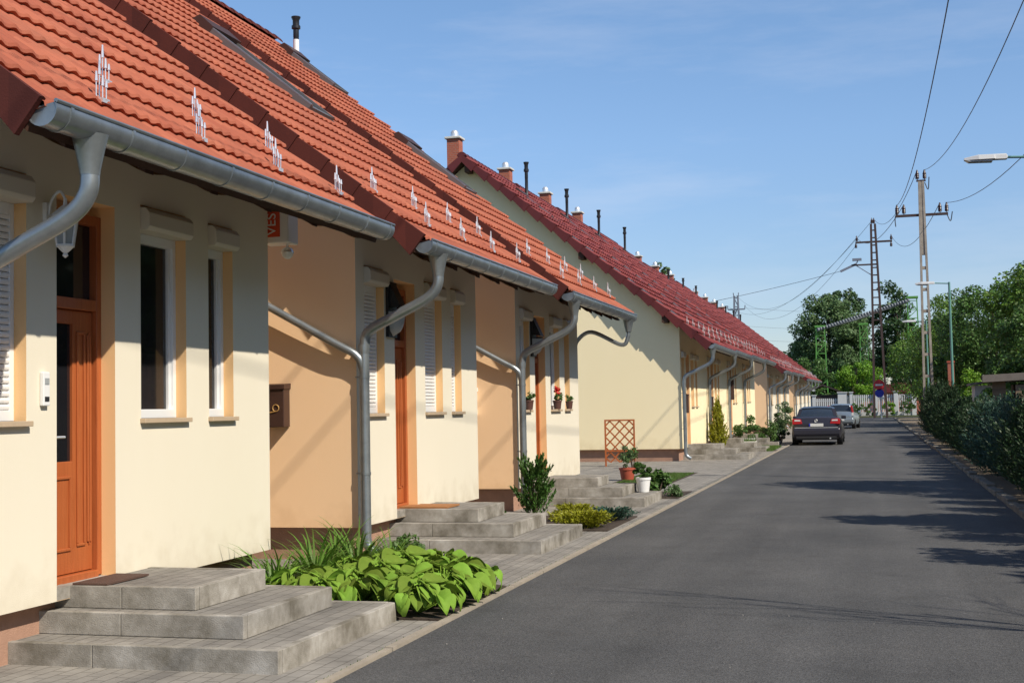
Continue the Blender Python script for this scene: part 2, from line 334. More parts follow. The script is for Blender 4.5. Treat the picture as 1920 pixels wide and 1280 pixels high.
def npmesh(name, V, F, mt, parent=None):
    me = bpy.data.meshes.new(name); nv = len(V); nf, k = F.shape
    me.vertices.add(nv); me.vertices.foreach_set('co', V.astype(np.float32).ravel())
    me.loops.add(nf*k); me.loops.foreach_set('vertex_index', F.astype(np.int32).ravel())
    me.polygons.add(nf); me.polygons.foreach_set('loop_start', np.arange(0, nf*k, k, dtype=np.int32))
    me.update(calc_edges=True); me.materials.append(mt)
    o = bpy.data.objects.new(name, me); sc.collection.objects.link(o)
    if parent: o.parent = parent
    return o
def thing(name, label, cat, loc=(0,0,0), rz=0, group=None):
    o = bpy.data.objects.new(name, None); sc.collection.objects.link(o); o.empty_display_size = .2
    o.location = loc; o.rotation_euler = (0,0,rz); return tag(o, label, cat, group)
def tag(o, label, cat, group=None):
    o['label'] = label; o['category'] = cat
    if group: o['group'] = group
    return o
def struct(o): o['kind'] = 'structure'; return o
def copy_tree(o, parent=None):
    c = o.copy(); sc.collection.objects.link(c); c.parent = parent
    for ch in [k for k in KIDS.get(o.name, [])] : copy_tree(ch, c)
    return c
KIDS = {}
def index_kids():
    KIDS.clear()
    for o in bpy.data.objects:
        if o.parent: KIDS.setdefault(o.parent.name, []).append(o)
def dup(root, loc, rz=0, label=None, scale=1, group=None):
    index_kids(); r = copy_tree(root); r.location = loc; r.rotation_euler = (0,0,rz)
    r.scale = scale if isinstance(scale, tuple) else (scale,)*3
    if label: r['label'] = label
    if group: r['group'] = group
    return r
def bez(pts, n=8):
    """smooth polyline through points (Catmull-Rom)"""
    P = [Vector(p) for p in pts]; P = [P[0]*2-P[1]] + P + [P[-1]*2-P[-2]]; o = []
    for i in range(1, len(P)-2):
        for k in range(n):
            t = k/n; a, b, c, d = P[i-1], P[i], P[i+1], P[i+2]
            o.append(.5*((2*b)+(c-a)*t+(2*a-5*b+4*c-d)*t*t+(3*b-a-3*c+d)*t**3))
    o.append(P[-2]); return o
# ------------------------------------------------------------------ ground, road, pavement
XF = -5.2
def flat(name, x0, x1, y0, y1, z, mt): return struct(MB().quad((x0,y0,z),(x1,y0,z),(x1,y1,z),(x0,y1,z)).build(name, mt))
flat('ground', -900, 900, -300, 2200, -.03, M['ground'])
flat('road', -3.05, 1.86, -6, 136, 0, M['asphalt'])
flat('cross_road', -60, 60, 136, 139.5, .002, M['asphalt'])
flat('pavement', -8.5, -3.105, -4, 124, .004, M['paver'])
flat('verge_strip', 2.0, 4.2, -4, 132, -.002, M['gravel'])
k = MB(); random.seed(5)
y = 2.0
while y < 124:
    L = 1.0; k.box(-3.108+random.uniform(-.003,.003), -3.055+random.uniform(-.004,.004), y, y+L-.008, -.02, .022+random.uniform(-.004,.004)); y += L
struct(k.build('kerb_edging', M['kerb']))
k = MB(); y = 6.0
while y < 130:
    L = random.uniform(.8, 1.05); dx = random.uniform(-.02, .02); h = random.uniform(.05, .10)
    k.box(1.85+dx, 2.0+dx, y, y+L-.02, -.02, h); y += L
struct(k.build('road_kerb', M['kerbgrey'], bevel=.01))
# ------------------------------------------------------------------ row houses
ZE, SL = 3.22, .81          # eave height, slope
XE, XR = .9, -6.21          # eave and ridge (relative to the facade)
def zr(x): return ZE + SL*(XE-x)
NX, NZ = SL/math.hypot(1, SL), 1/math.hypot(1, SL)    # roof normal
def tile_field(y0, y1, x_lo, x_hi, period, samp, amp, course=.44, lip=.058):
    """profiled tiles laid in courses: wave across, stepped up the slope"""
    b = MB(); ny = int((y1-y0)/period*samp)+1; ys = np.linspace(y0, y1, ny)
    ph = ((ys-y0)/period) % 1.0
    wv = amp*np.clip(np.cos((ph-.5)*2*PI)*.5+.5, 0, 1)**1.3
    du = 1/math.hypot(1, SL); length = (x_lo-x_hi)/du; n = int(round(length/course)); cs = length/n
    V = []; F = []
    rng = random.Random(int(y0*10)+3)
    for c in range(n):
        s0, s1 = c*cs, (c+1)*cs+.015
        rows = [(s0+.03, -.004, .0), (s0-.006, lip-.016, 1), (s0+.012, lip, 1), (s1, .012, 1)]
        if c == n-1: rows[3] = (s1, .03, 1)
        base = len(V); jit = rng.uniform(-.0025, .0025)
        for s_, h, a in rows:
            x = x_lo - s_*du; z = zr(x)
            for i, yy in enumerate(ys):
                t = h + wv[i]*a + jit
                V.append((x+NX*t, yy, z+NZ*t))
        for r in range(3):
            for i in range(ny-1):
                a0 = base+r*ny+i; F.append((a0, a0+1, a0+ny+1, a0+ny))
    b.v = V; b.f = F; b.m = [0]*len(F); return b
def back_field(y0, y1, period, samp, amp):
    b = tile_field(y0, y1, XE, XR, period, samp, amp, course=.45)
    b.v = [(2*XR-x, y_, z) for x, y_, z in b.v]; b.f = [f[::-1] for f in b.f]; return b
def verge_tiles(y, side, course=.44, w=.035, drop=.10):
    """row of flanged verge tiles running up the slope at y; side -1 = near end"""
    b = MB(); du = 1/math.hypot(1, SL); length = (XE-XR)/du; n = int(round(length/course)); cs = length/n
    for mir in (0, 1):
        for c in range(n):
            s0, s1 = c*cs-.01, (c+1)*cs+.05; pts = []
            for s_, h, f_ in ((s0, .085, .022), (s1, .06, 0)):
                x = XE - s_*du; z = zr(x)
                for yy, hh in ((y+side*f_, -drop-f_*3.5), (y+side*f_, h*.9), (y-side*.012, h-.005), (y-side*w, h-.012), (y-side*w, h-.03), (y-side*.02, h-.03), (y-side*.02, -drop-f_*3.5)):
                    xx = x+NX*hh; pts.append(((2*XR-xx) if mir else xx, yy, z+NZ*hh))
            k = 7; f = [tuple(range(k)), tuple(range(2*k-1, k-1, -1))] + [(i, (i+1) % k, k+(i+1) % k, k+i) for i in range(k)]
            b.add(pts, f)
    return b
def ridge_tiles(y0, y1, step=.36):
    b = MB(); zt = zr(XR)+.02; y = y0; n = 8
    while y < y1-.05:
        e = min(y+step+.03, y1); vs = []
        for yy, r in ((y, .145), (e, .12)):
            for k in range(n+1):
                a = PI*k/n; vs.append((XR+r*math.cos(a), yy, zt+r*.85*math.sin(a)))
        b.add(vs, [(k, k+1, n+2+k, n+1+k) for k in range(n)] + [tuple(range(n+1))]); y += step
    return b
def gutter(y0, y1, x=.935, zt=3.235, r=.096, near_cap=True):
    b = MB(); n = 12; th = .006
    def ring(yy, rr): return [(x+rr*math.cos(PI+(PI+.35)*k/n), yy, zt-.02+rr*math.sin(PI+(PI+.35)*k/n)) for k in range(n+1)]
    o0, o1, i0, i1 = ring(y0, r), ring(y1, r), ring(y0, r-th), ring(y1, r-th)
    f = [(k, k+1, n+2+k, n+1+k) for k in range(n)]
    b.add(o0+o1, f); b.add(i0+i1, [q[::-1] for q in f]); b.add(o0+i0, f)
    # rolled outer bead
    b.tube([(x+r*.94, y0, zt+.018), (x+r*.94, y1, zt+.018)], .013, 8)
    # end plates
    for yy in (y0+.004, y1-.004): b.add(ring(yy, r), [tuple(range(n+1))])
    # seams and brackets
    yy = y0+.10
    ys = [y0+.13]
    while ys[-1] < y1-.7: ys.append(ys[-1]+.62)
    ys.append(y1-.1)
    for q in ys:
        a, c = ring(q, r+.006), ring(q+.028, r+.006); b.add(a+c, f); b.add(ring(q, r-.002)+a, f); b.add(c+ring(q+.028, r-.002), f)
    return b
def swan(y, zg=3.13, zw=2.45, xg=.98-.05, xw=.10, r=.052, zb=.08, shoe=True):
    path = bez([(xg, y, zg), (xg, y, zg-.14), (xg-.015, y, zg-.30), (xg-.14, y, zg-.43), (xw+.33, y, zw+.08), (xw+.05, y, zw-.07), (xw, y, zw-.28)], 7)
    a = [r*1.05]*len(path); b = MB(); b.tube(path, a, 16)
    b.lathe([(.105, .03), (.085, -.05), (.06, -.17), (.056, -.2)], xg, y, 16, z=zg)
    c = MB(); pts = [(xw, y, zw-.24), (xw, y, zb+.17)]
    if shoe: pts = pts + [(xw+.012, y, zb+.10), (xw+.06, y, zb+.045), (xw+.15, y, zb)]
    c.tube(pts, r, 16)
    c.tube([(xw, y, zw-.26), (xw, y, zw-.20)], r+.006, 16)
    for q in (.9, 1.9):
        c.tube([(xw, y, q), (xw, y, q+.03)], r+.005, 16); c.beam((xw-.1, y, q+.015), (xw, y, q+.015), .012, .012)
    return b, c
WINS = [(.24, .82), (2.17, 2.83), (3.19, 3.61)]
DOOR = (1.14, 1.83)
ZS, ZH = 1.535, 3.12
def wall_mesh(L, near, far, openings, z0=.35):
    b = MB(); zt = zr(0)-.17
    ys = sorted({0, L} | {q for o in openings for q in o[:2]}); zs = sorted({z0, zt} | {q for o in openings for q in o[2:4]})
    for i in range(len(ys)-1):
        for j in range(len(zs)-1):
            ym, zm = (ys[i]+ys[i+1])/2, (zs[j]+zs[j+1])/2
            if any(o[0] < ym < o[1] and o[2] < zm < o[3] for o in openings): continue
            b.quad((0,ys[i],zs[j]), (0,ys[i+1],zs[j]), (0,ys[i+1],zs[j+1]), (0,ys[i],zs[j+1]), 0)
    for y0, y1, a, c, d in openings:
        b.quad((0,y0,a), (-d,y0,a), (-d,y0,c), (0,y0,c), 1); b.quad((0,y1,a), (0,y1,c), (-d,y1,c), (-d,y1,a), 1)
        b.quad((0,y0,c), (-d,y0,c), (-d,y1,c), (0,y1,c), 1); b.quad((0,y0,a), (0,y1,a), (-d,y1,a), (-d,y0,a), 1)
        b.quad((-d,y0,a), (-d,y0,c), (-d,y1,c), (-d,y1,a), 1)
    zp = zr(XR)-.17; xb = 2*XR
    for y_, m_ in ((0, 2), (L, 3)):
        b.add([(0,y_,z0), (0,y_,zt), (XR,y_,zp), (xb,y_,zt), (xb,y_,z0)], [(0,1,2,3,4)], m_)
    b.quad((xb,0,z0), (xb,0,zt), (xb,L,zt), (xb,L,z0), 0)
    b.quad((0,0,z0), (xb,0,z0), (xb,L,z0), (0,L,z0), 0)
    return b
def roof_parts(h, y0, y1, kind, verge_near=True, verge_far=False, lod=0, guards=True, zsh=0):
    tm, vm = (M['tile'], M['verge']) if kind == 'orange' else (M['redtile'], M['redverge'])
    per, samp, amp = (.15, 6, .020) if lod == 0 else (.30, 4, .05)
    b = tile_field(y0+(.012 if verge_near else 0), y1, XE+.03, XR, per, samp, amp, .44 if lod == 0 else .50, .058 if lod == 0 else .10)
    c = back_field(y0, y1, .3, 2 if lod else 3, .03)
    b.add(c.v, c.f)
    roof = b.build('roof', tm, h, smooth=True)
    roof.location = (0, 0, zsh)
    d = MB()
    for s in (1, -1):
        P = [(XE-.02, zr(XE)-.02), (XR, zr(XR)-.0), (XR, zr(XR)-.14), (XE-.06, zr(XE)-.12)]
        if s < 0: P = [(2*XR-x, z) for x, z in P]
        d.prism(P, 'y', y0+.03, y1-.02)
    d.build('roof_boarding', M['darkwood'], h, loc=(0,0,zsh))
    if verge_near: verge_tiles(y0, -1, .44 if lod == 0 else .5).build('verge', vm, h, loc=(0,0,zsh))
    if verge_far: verge_tiles(y1, 1, .44 if lod == 0 else .5, drop=.10).build('verge', vm, h, loc=(0,0,zsh))
    ridge_tiles(y0, y1).build('ridge_cap', vm, h, smooth=True, loc=(0,0,zsh))
    # purlin ends carrying the verge
    for x in (-.35, -2.7, XR+.15):
        p = MB(); z = zr(x)-.17; p.box(x-.08, x+.08, y0+.04, .06, z-.17, z+.02); p.build('purlin', M['darkwood'], h)
    if guards:
        g = guard_mesh
        for row, x, off in ((0, .55, 1.11), (1, .19, .45)):
            y = y0+off
            while y < y1-.2:
                o = bpy.data.objects.new('snow_guard', g); sc.collection.objects.link(o); o.parent = roof
                o.location = (x+NX*.05, y, zr(x)+NZ*.05); y += 1.25
    return roof
def guard():
    b = MB()
    rr = random.Random(2)
    for dy, dx, h in ((-.034, 0, .17), (0, .0, .245), (.036, 0, .16), (-.018, .035, .12), (.022, .035, .115)):
        b.tube([(dx, dy, -.02), (dx, dy, h*.62), (dx, dy, h*.64), (dx, dy, h)], [.0045, .0045, .011, .006], 6)
    b.beam((-.16, 0, .10), (.05, 0, -.012), .03, .006); b.box(-.02, .05, -.04, .04, -.03, -.002)
    return b
_g = guard().build('snow_guard', M['chrome']); guard_mesh = _g.data; bpy.data.objects.remove(_g)
def window(h, y0, y1, kind='pane', z0=ZS, z1=2.93, d=.16):
    f = MB(); x0, x1 = -d, -d+.07; w = .045
    f.box(x0, x1, y0, y0+w, z0, z1); f.box(x0, x1, y1-w, y1, z0, z1); f.box(x0, x1, y0+w, y1-w, z1-w*1.6, z1); f.box(x0, x1+.004, y0+w, y1-w, z0, z0+w*1.5)
    q = .035
    f.box(x0, x1-.02, y0+w, y0+w+q, z0+w*1.5, z1-w*1.6); f.box(x0, x1-.02, y1-w-q, y1-w, z0+w*1.5, z1-w*1.6)
    fo = f.build('window', M['white'], h, bevel=.004)
    if kind == 'pane':
        MB().box(x0+.02, x0+.026, y0+w+q, y1-w-q, z0+.06, z1-.05).build('pane', M['pane'], fo)
        MB().box(x0+.004, x0+.008, y0+w, y1-w, z0+.03, z1-.9).build('reflection_sheet', M['reflection_sheet'], fo)  # stands in for the reflection across the lower pane
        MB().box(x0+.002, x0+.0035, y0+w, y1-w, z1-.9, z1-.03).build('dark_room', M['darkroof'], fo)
        n = int((y1-y0)/.05)
    else:
        s = MB(); z = z0+.07
        while z < z1-.07:
            s.prism([(x1-.012, z), (x1-.003, z+.008), (x1-.001, z+.022), (x1-.006, z+.036), (x1-.014, z+.038)], 'y', y0+w, y1-w); z += .042
        s.build('shutter', M['white'], fo)
    MB().box(-d, .045, y0-.015, y1+.015, z0-.035, z0).build('sill', M['sill'], fo, bevel=.004)
    MB().prism([(-d, z1), (.055, z1+.0), (.075, z1+.03), (.075, z1+.13), (.045, z1+.17), (-d, z1+.19)], 'y', y0+.002, y1-.002).build('shutter_box', M['box'], fo, bevel=.006)
def door(h, y0, y1, d=.2, z0=.44, z1=2.98, mt=None):
    mt = mt or M['wood']; b = MB(); x0 = -d; fr = .055
    b.box(x0, x0+.09, y0, y0+fr, z0, z1); b.box(x0, x0+.09, y1-fr, y1, z0, z1); b.box(x0, x0+.09, y0+fr, y1-fr, z1-.07, z1); b.box(x0, x0+.10, y0+fr, y1-fr, .36, z0+.04); b.box(x0, x0+.085, y0+fr, y1-fr, 2.30, 2.38)
    fo = b.build('door_frame', mt, h, bevel=.006)
    MB().box(x0+.02, x0+.03, y0+fr, y1-fr, 2.38, z1-.07).build('transom_pane', M['glass'], fo)
    l = MB(); a, c = y0+fr+.004, y1-fr-.004; xl = x0+.05; z2 = 2.295
    gy = a+.34
    l.box(x0+.01, xl, a, a+.09, z0+.045, z2); l.box(x0+.01, xl, gy, c, z0+.045, z2); l.box(x0+.01, xl, a+.09, gy, z0+.045, 1.25); l.box(x0+.01, xl, a+.09, gy, 2.2, z2)
    for (p, q, r, s_) in ((a+.05, gy-.03, z0+.2, 1.15), (gy+.04, gy+.14, z0+.22, 2.15), (gy+.19, c-.05, z0+.22, 2.15)):
        l.box(xl, xl+.012, p, q, r, r+.02); l.box(xl, xl+.012, p, q, s_-.02, s_); l.box(xl, xl+.012, p, p+.02, r+.02, s_-.02); l.box(xl, xl+.012, q-.02, q, r+.02, s_-.02)
    dd = l.build('door', mt, h, bevel=.004)
    MB().box(x0+.02, x0+.028, a+.088, gy+.002, 1.24, 2.21).build('glass_panel', M['glass'], dd)
    hb = MB(); hb.tube([(xl, a+.05, 1.42), (xl+.06, a+.05, 1.42), (xl+.06, a+.16, 1.42)], .009, 8); hb.build('handle', M['chrome'], dd)
def skylight(roof, y0, y1, xa, xb):
    """raised roof window; xa lower edge, xb upper edge"""
    def P(x, t): return (x+NX*t, zr(x)+NZ*t)
    b = MB()
    for (u, v, p, q) in ((xa, xb, y0, y0+.07), (xa, xb, y1-.07, y1), ):
        b.prism([P(u, .0), P(u, .115), P(v, .115), P(v, .0)], 'y', p, q)
    b.prism([P(xa, 0), P(xa, .10), P(xa-.07, .10), P(xa-.07, 0)], 'y', y0+.07, y1-.07)
    s = b.build('skylight', M['greyframe'], roof)
    q_ = MB(); q_.prism([P(xa, .117), P(xa, .135), P(xb, .135), P(xb, .117)], 'y', y0+.0, y0+.05); q_.build('rail', M['zinc'], s)
    c = MB(); c.prism([P(xb+.16, .02), P(xb+.16, .15), P(xb-.05, .17), P(xb-.12, .02)], 'y', y0-.01, y1+.01); c.build('skylight_hood', M['brownmetal'], s)
    MB().prism([P(xa-.07, .04), P(xa-.07, .085), P(xb+.16, .085), P(xb+.16, .04)], 'y', y0+.07, y1-.07).build('pane', M['carglass'], s)
    c = MB(); c.prism([P(xa+.08, .02), P(xa+.08, .05), P(xa, .07), P(xa, .02)], 'y', y0-.02, y1+.02); c.build('flashing', M['brownmetal'], s)
def flue(h, x, y, hgt=1.1, white=True):
    z = zr(x); b = MB(); r = .055
    b.lathe([(.10, -.1), (.09, .05), (r, .12), (r, hgt*.55), (r*1.05, hgt*.56), (r*1.05, hgt*.72), (r*1.6, hgt*.74), (r*1.6, hgt*.80), (r*1.2, hgt*.82), (r*1.2, hgt*.92), (r*1.7, hgt*.98), (r*1.7, hgt), (0, hgt)], x, y, 14, z=z)
    f = b.build('flue_pipe', M['black'], h, smooth=True)
    if white: MB().lathe([(r+.004, .15), (r+.004, hgt*.5)], x, y, 14, z=z).build('white_sleeve', M['white'], f, smooth=True)
def chimney(h, x, y, top=10.13, wd=.40):
    z = zr(2*XR-x) if x < XR else zr(x)
    c = MB().box(x-wd/2, x+wd/2, y-wd/2, y+wd/2, z-.4, top).build('chimney', M['brick'], h)
    MB().box(x-wd/2-.06, x+wd/2+.06, y-wd/2-.06, y+wd/2+.06, top+.002, top+.07).build('chimney_cap', M['mortar'], c, bevel=.01)
    MB().lathe([(.13, 0), (.13, .1), (.12, .17), (.08, .225), (0, .245)], x, y, 14, z=top+.07).build('cowl', M['chrome'], c, smooth=True)
def membrane(y0, y1):
    b = MB(); n = int((y1-y0)/.08); vs = []
    for i in range(n+1):
        y = y0+(y1-y0)*i/n; sag = .055*abs(math.sin((y-y0)*PI/.85))+.012*math.sin(y*7)
        vs += [(.28, y, zr(.28)-.17), (.62, y, 3.29-sag*.6), (.72, y, 3.185-sag*.8), (.727, y, 3.17-sag*.8)]
    f = []
    for i in range(n):
        for k in range(3): f.append((i*4+k, i*4+k+1, i*4+5+k, i*4+4+k))
    return b.add(vs, f)
def rafters(h, y0, y1, step=.85):
    y = y0+.12
    while y < y1-.05:
        b = MB(); b.prism([(XE-.1, zr(XE-.1)-.12), (XE-.1, zr(XE-.1)-.21), (-.02, zr(-.02)-.30), (-.02, zr(-.02)-.12)], 'y', y-.05, y+.05); b.build('rafter', M['darkwood'], h); y += step
def house(Y0, L, label, wins, gable='peach', far='cream', kind='orange', y0=-.42, y1=None, lod=0, vfar=False, door_mt=None, swan_near=True, swan_far=False, swan_y=-.03, cat='house', group=None, body=None, guards=True, zsh=0, name='row_house', step=True):
    h = thing(name, label, cat, (XF, Y0, 0), 0, group)
    y1 = L+.56 if y1 is None else y1
    ops = [(a, b, ZS, ZH, .16) for a, b in WINS] + [(DOOR[0], DOOR[1], .351, 3.05, .2)]
    MBw = wall_mesh(L, 2, 3, ops)
    MBw.build('wall', [M[body or 'cream'], M['reveal'], M[gable], M[far]], h)
    MB().box(2*XR+.13, -.12, .12, L-.12, -.4, .352).build('plinth', M['plinth'], h)
    for (a, b), k_ in zip(WINS, wins): window(h, a, b, k_)
    door(h, *DOOR, mt=door_mt)
    roof = roof_parts(h, y0, y1, kind, True, vfar, lod, guards, zsh)
    gutter(y0+.02, y1-.02).build('gutter', M['zinc'], h, smooth=True)
    membrane(y0+.1, y1-.1).build('eaves_membrane', M['foil'], h, smooth=True)
    if lod == 0: rafters(h, 0, L)
    if swan_near:
        a, c = swan(swan_y); a.build('swan_neck', M['zinc'], h, smooth=True); c.build('downpipe', M['zinc'], h, smooth=True)
    if swan_far:
        a, c = swan(L+.14, r=.036, xw=-.08, zw=2.86, zg=3.12); a.build('swan_neck', M['zinc'], h, smooth=True); c.build('downpipe', M['zinc'], h, smooth=True)
    return h, roof
G1 = 'row houses with orange tiled roofs'
h1, r1 = house(6.34, 4.28, 'nearest cream row house with white roller shutter at the left edge and orange-brown door', ['shutter', 'pane', 'pane'], y0=-.36, swan_y=.12, y1=4.80, group=G1)
h2, r2 = house(12.67, 4.29, 'second cream row house, all its windows covered by closed white roller shutters', ['shutter']*3, y0=-.50, y1=4.85, zsh=.03, group=G1)
h3, r3 = house(19.00, 4.30, 'third cream row house, the last with an orange roof, flowerpots on its window sills', ['pane']*3, y0=-.50, y1=4.85, vfar=False, swan_far=True, zsh=.05, group=G1)
skylight(r2, 3.0, 3.8, -1.90, -3.5)
skylight(r3, 3.25, 4.0, -1.85, -3.1)
skylight(r3, 3.75, 4.5, -4.6, -5.6)
skylight(r1, 2.95, 3.75, -2.05, -3.75)
flue(h3, -5.62, 4.45, .92)
# diagonal pipe bringing water from behind across the peach gable into the downpipe
for h in (h2, h3):
    b = MB(); b.tube(bez([(-2.6, -.12, 3.62), (-1.22, -.12, 2.84), (-.25, -.10, 2.30), (.03, -.07, 2.14), (.09, -.03, 1.98)], 6), .042, 14); b.build('diagonal_pipe', M['zinc'], h, smooth=True)
# red roofed terrace
G2 = 'terraced houses with dark red roofs'
rlab = ['first dark red roofed terraced house, its straw coloured gable behind the trellis',
        'second dark red roofed terraced house, golden conifer growing beside its steps',
        'third dark red roofed terraced house, behind the potted rose bush',
        'fourth and last house of the first dark red roofed terrace, before the peach gable']
hr, rr_ = house(36.5, 5.95, rlab[0], ['pane', 'shutter', 'pane'], gable='gcream', far='cream', kind='red', y1=5.53, lod=1, group=G2, name='terraced_house', body='gcream')
skylight(rr_, 2.2, 3.1, -4.2, -5.3)
b = MB()
def _p(x, t): return (x+NX*t, zr(x)+NZ*t)
b.prism([_p(.0, .02), _p(.0, .11), _p(-3.2, .11), _p(-3.2, .02)], 'y', -.22, -.16); b.build('flashing', M['zinc'], hr)
flue(hr, -5.7, 5.1, 1.2, white=False); chimney(hr, -7.35, 2.5)
reds = [hr]
for i, yy in enumerate((42.45, 48.4, 54.35)): reds.append(dup(hr, (XF, yy, .05*(i+1)), 0, rlab[i+1]))
slab = ['first house of the second terrace, its peach gable wall rising above the first red roofs',
        'second house of the second terrace, between the peach gable and the parked cars',
        'third house of the second terrace, behind the roof of the dark sedan',
        'first house of the farthest terrace at the road end', 'second house of the farthest terrace at the road end',
        'third house of the farthest terrace near the white fence', 'last house of the farthest terrace, right before the white fence']
hs, rs = house(67.7, 5.95, slab[0], ['shutter', 'pane', 'pane'], gable='peach', far='cream', kind='red', y1=5.53, lod=1, group=G2, name='terraced_house')
flue(hs, -5.7, 5.1, .7, white=False); chimney(hs, -7.0, 2.6, 9.75)
for i, yy in enumerate((73.65, 79.6)): dup(hs, (XF, yy, .05*(i+1)), 0, slab[i+1])
for i, yy in enumerate((91.5, 97.4, 103.3, 109.2)): dup(hs, (XF, yy, .05*i), 0, slab[i+3])
# ------------------------------------------------------------------ door steps
def tier(x0, x1, y0, y1, z0, z1, parent, seed):
    """kerbstones on edge round a paved infill"""
    rng = random.Random(seed); t = .055
    b = MB(); b.box(x0, x1-t-.003, y0+t+.003, y1-t-.003, z0, z1-.004, 1)
    def run(a, c, fn):
        q = a; L = rng.choice([.52, .62, .75])
        while q < c-.01:
            e = min(q+L, c)
            if c-e < .5: e = c
            fn(q+.002, e-.002); q = e; L = 1.0
    run(x0, x1, lambda a, c: b.box(a, c, y0, y0+t, z0, z1+rng.uniform(-.002, .002)))
    run(y0+t+.003, y1, lambda a, c: b.box(x1-t, x1, a, c, z0, z1+rng.uniform(-.002, .002)))
    run(x0, x1-t-.003, lambda a, c: b.box(a, c, y1-t, y1, z0, z1+rng.uniform(-.002, .002)))
    return b.build('step', [M['concrete'], M['steptop']], parent, bevel=.005)
def steps(Y0, tiers, label, zs=(0, .145, .29, .435), loc=None):
    h = thing('front_steps', label, 'steps', (XF, Y0, 0), 0, 'concrete steps before the house doors')
    for i, (a, c, x1) in enumerate(tiers): tier(-.135, x1, a, c, zs[i]-.004 if i == 0 else zs[i]-.002, zs[i+1], h, int(Y0*7)+i)
    MB().box(-.199, -.003, DOOR[0]+.002, DOOR[1]-.002, .353, .4325).build('threshold', M['concrete'], h)
    return h
steps(6.34, [(.80, 2.78, 1.75), (1.12, 2.50, 1.36), (1.29, 2.30, .93)], 'nearest three-tier grey concrete steps, stained white at the lower left corner')
steps(12.67, [(.83, 2.85, 1.75), (1.22, 2.68, 1.34), (1.42, 2.50, .87)], 'three-tier grey concrete steps with a tan doormat, before the second house')
st3 = steps(19.0, [(1.0, 2.68, 1.75), (1.25, 2.48, 1.36), (1.42, 2.30, .93)], 'three-tier grey concrete steps beside the white flowerpot, before the third house')
dup(st3, (XF, 36.5, 0), 0, 'grey concrete steps beside the golden conifer, first of the red roofed terrace')
dup(st3, (XF, 42.45, 0), 0, 'grey concrete steps behind the golden conifer, second of the red roofed terrace')
dup(st3, (XF, 48.4, 0), 0, 'grey concrete steps just left of the rear of the dark sedan')
tag(MB().box(-5.19, -4.93, 7.64, 8.16, .437, .449).build('doormat', M['mat1']), 'dark brown doormat on the nearest steps', 'doormat')
tag(MB().box(-5.30, -4.72, 14.15, 14.62, .437, .455).build('doormat', M['mat2']), 'tan coir doormat on the second steps', 'doormat')
# ------------------------------------------------------------------ small wall things
def lantern(x, y, z, label, mt, hgt=.27):
    t = thing('wall_lantern', label, 'wall lamp', (x, y, z))
    b = MB(); n = 6; R0, R1 = .085, .055
    for k in range(n):
        a = 2*PI*k/n; c_, s_ = math.cos(a), math.sin(a)
        b.beam((R0*c_, R0*s_, 0), (R1*c_, R1*s_, -hgt*.7), .012, .012)
        a2 = 2*PI*(k+1)/n; b.beam((R0*c_, R0*s_, 0), (R0*math.cos(a2), R0*math.sin(a2), 0), .016, .016); b.beam((R1*c_, R1*s_, -hgt*.7), (R1*math.cos(a2), R1*math.sin(a2), -hgt*.7), .016, .016)
    b.lathe([(.06, -hgt*.7), (.03, -hgt*.82), (.012, -hgt*.88), (.02, -hgt*.94), (0, -hgt)], 0, 0, 8)
    b.build('lamp_cage', mt, t)
    MB().lathe([(R0-.01, -.005), (R1-.008, -hgt*.68)], 0, 0, 6).build('lamp_glass', M['lampglass'], t)
    MB().lathe([(R0+.02, 0), (.05, .05), (.015, .08), (.012, .12), (0, .13)], 0, 0, 6).build('lamp_roof', mt, t)
    c = MB(); c.tube(bez([(0, 0, .12), (-.04, 0, .17), (-.10, 0, .12), (-.13, 0, .0)], 5), .009, 6); c.box(-.15, -.12, -.03, .03, -.06, .1); c.build('bracket', mt, t)
    return t
lantern(-5.05, 7.36, 2.86, 'small white six-sided lantern beside the nearest door, under the gutter', M['white'])
def bulkhead(y, label):
    t = thing('wall_lamp', label, 'wall lamp', (XF+.002, y, 2.68))
    b = MB(); b.box(0, .035, -.13, .13, -.30, .32); b.beam((.03, -.12, .0), (.15, -.1, 0), .014, .014); b.beam((.03, .12, 0), (.15, .1, 0), .014, .014); b.tube([(.15, -.1, 0), (.17, 0, 0), (.15, .1, 0)], .009, 6); b.prism([(.03, .05), (.17, .02), (.03, .32)], 'y', -.10, .10); b.build('lamp_hood', M['black'], t)
    n = 8; vs = []; fs = []
    for i in range(6):
        u = i/5; z = -.02-.27*u; rx = .14*math.sqrt(max(0, 1-u**2.2))
        for k in range(n+1):
            a = -PI/2+PI*k/n; vs.append((.035+rx*math.cos(a), rx*.95*math.sin(a), z))
    for i in range(5):
        for k in range(n): a = i*(n+1)+k; fs.append((a, a+1, a+n+2, a+n+1))
    MB().add(vs, fs).build('lamp_glass', M['lampglass'], t, smooth=True)
bulkhead(13.67, 'dark hooded half-round wall lamp between shutter and door of the second house')
bulkhead(20.0, 'dark hooded half-round wall lamp beside the door of the third house')
t = thing('intercom', 'white door intercom panel left of the nearest door', 'intercom', (XF+.002, 7.33, 1.74))
MB().box(0, .03, -.035, .035, -.11, .11).build('panel', M['white'], t, bevel=.006)
MB().box(.03, .034, -.022, .022, .03, .07).build('button', M['lampglass'], t); MB().box(.03, .034, -.022, .022, -.08, -.05).build('button', M['plastic'], t)
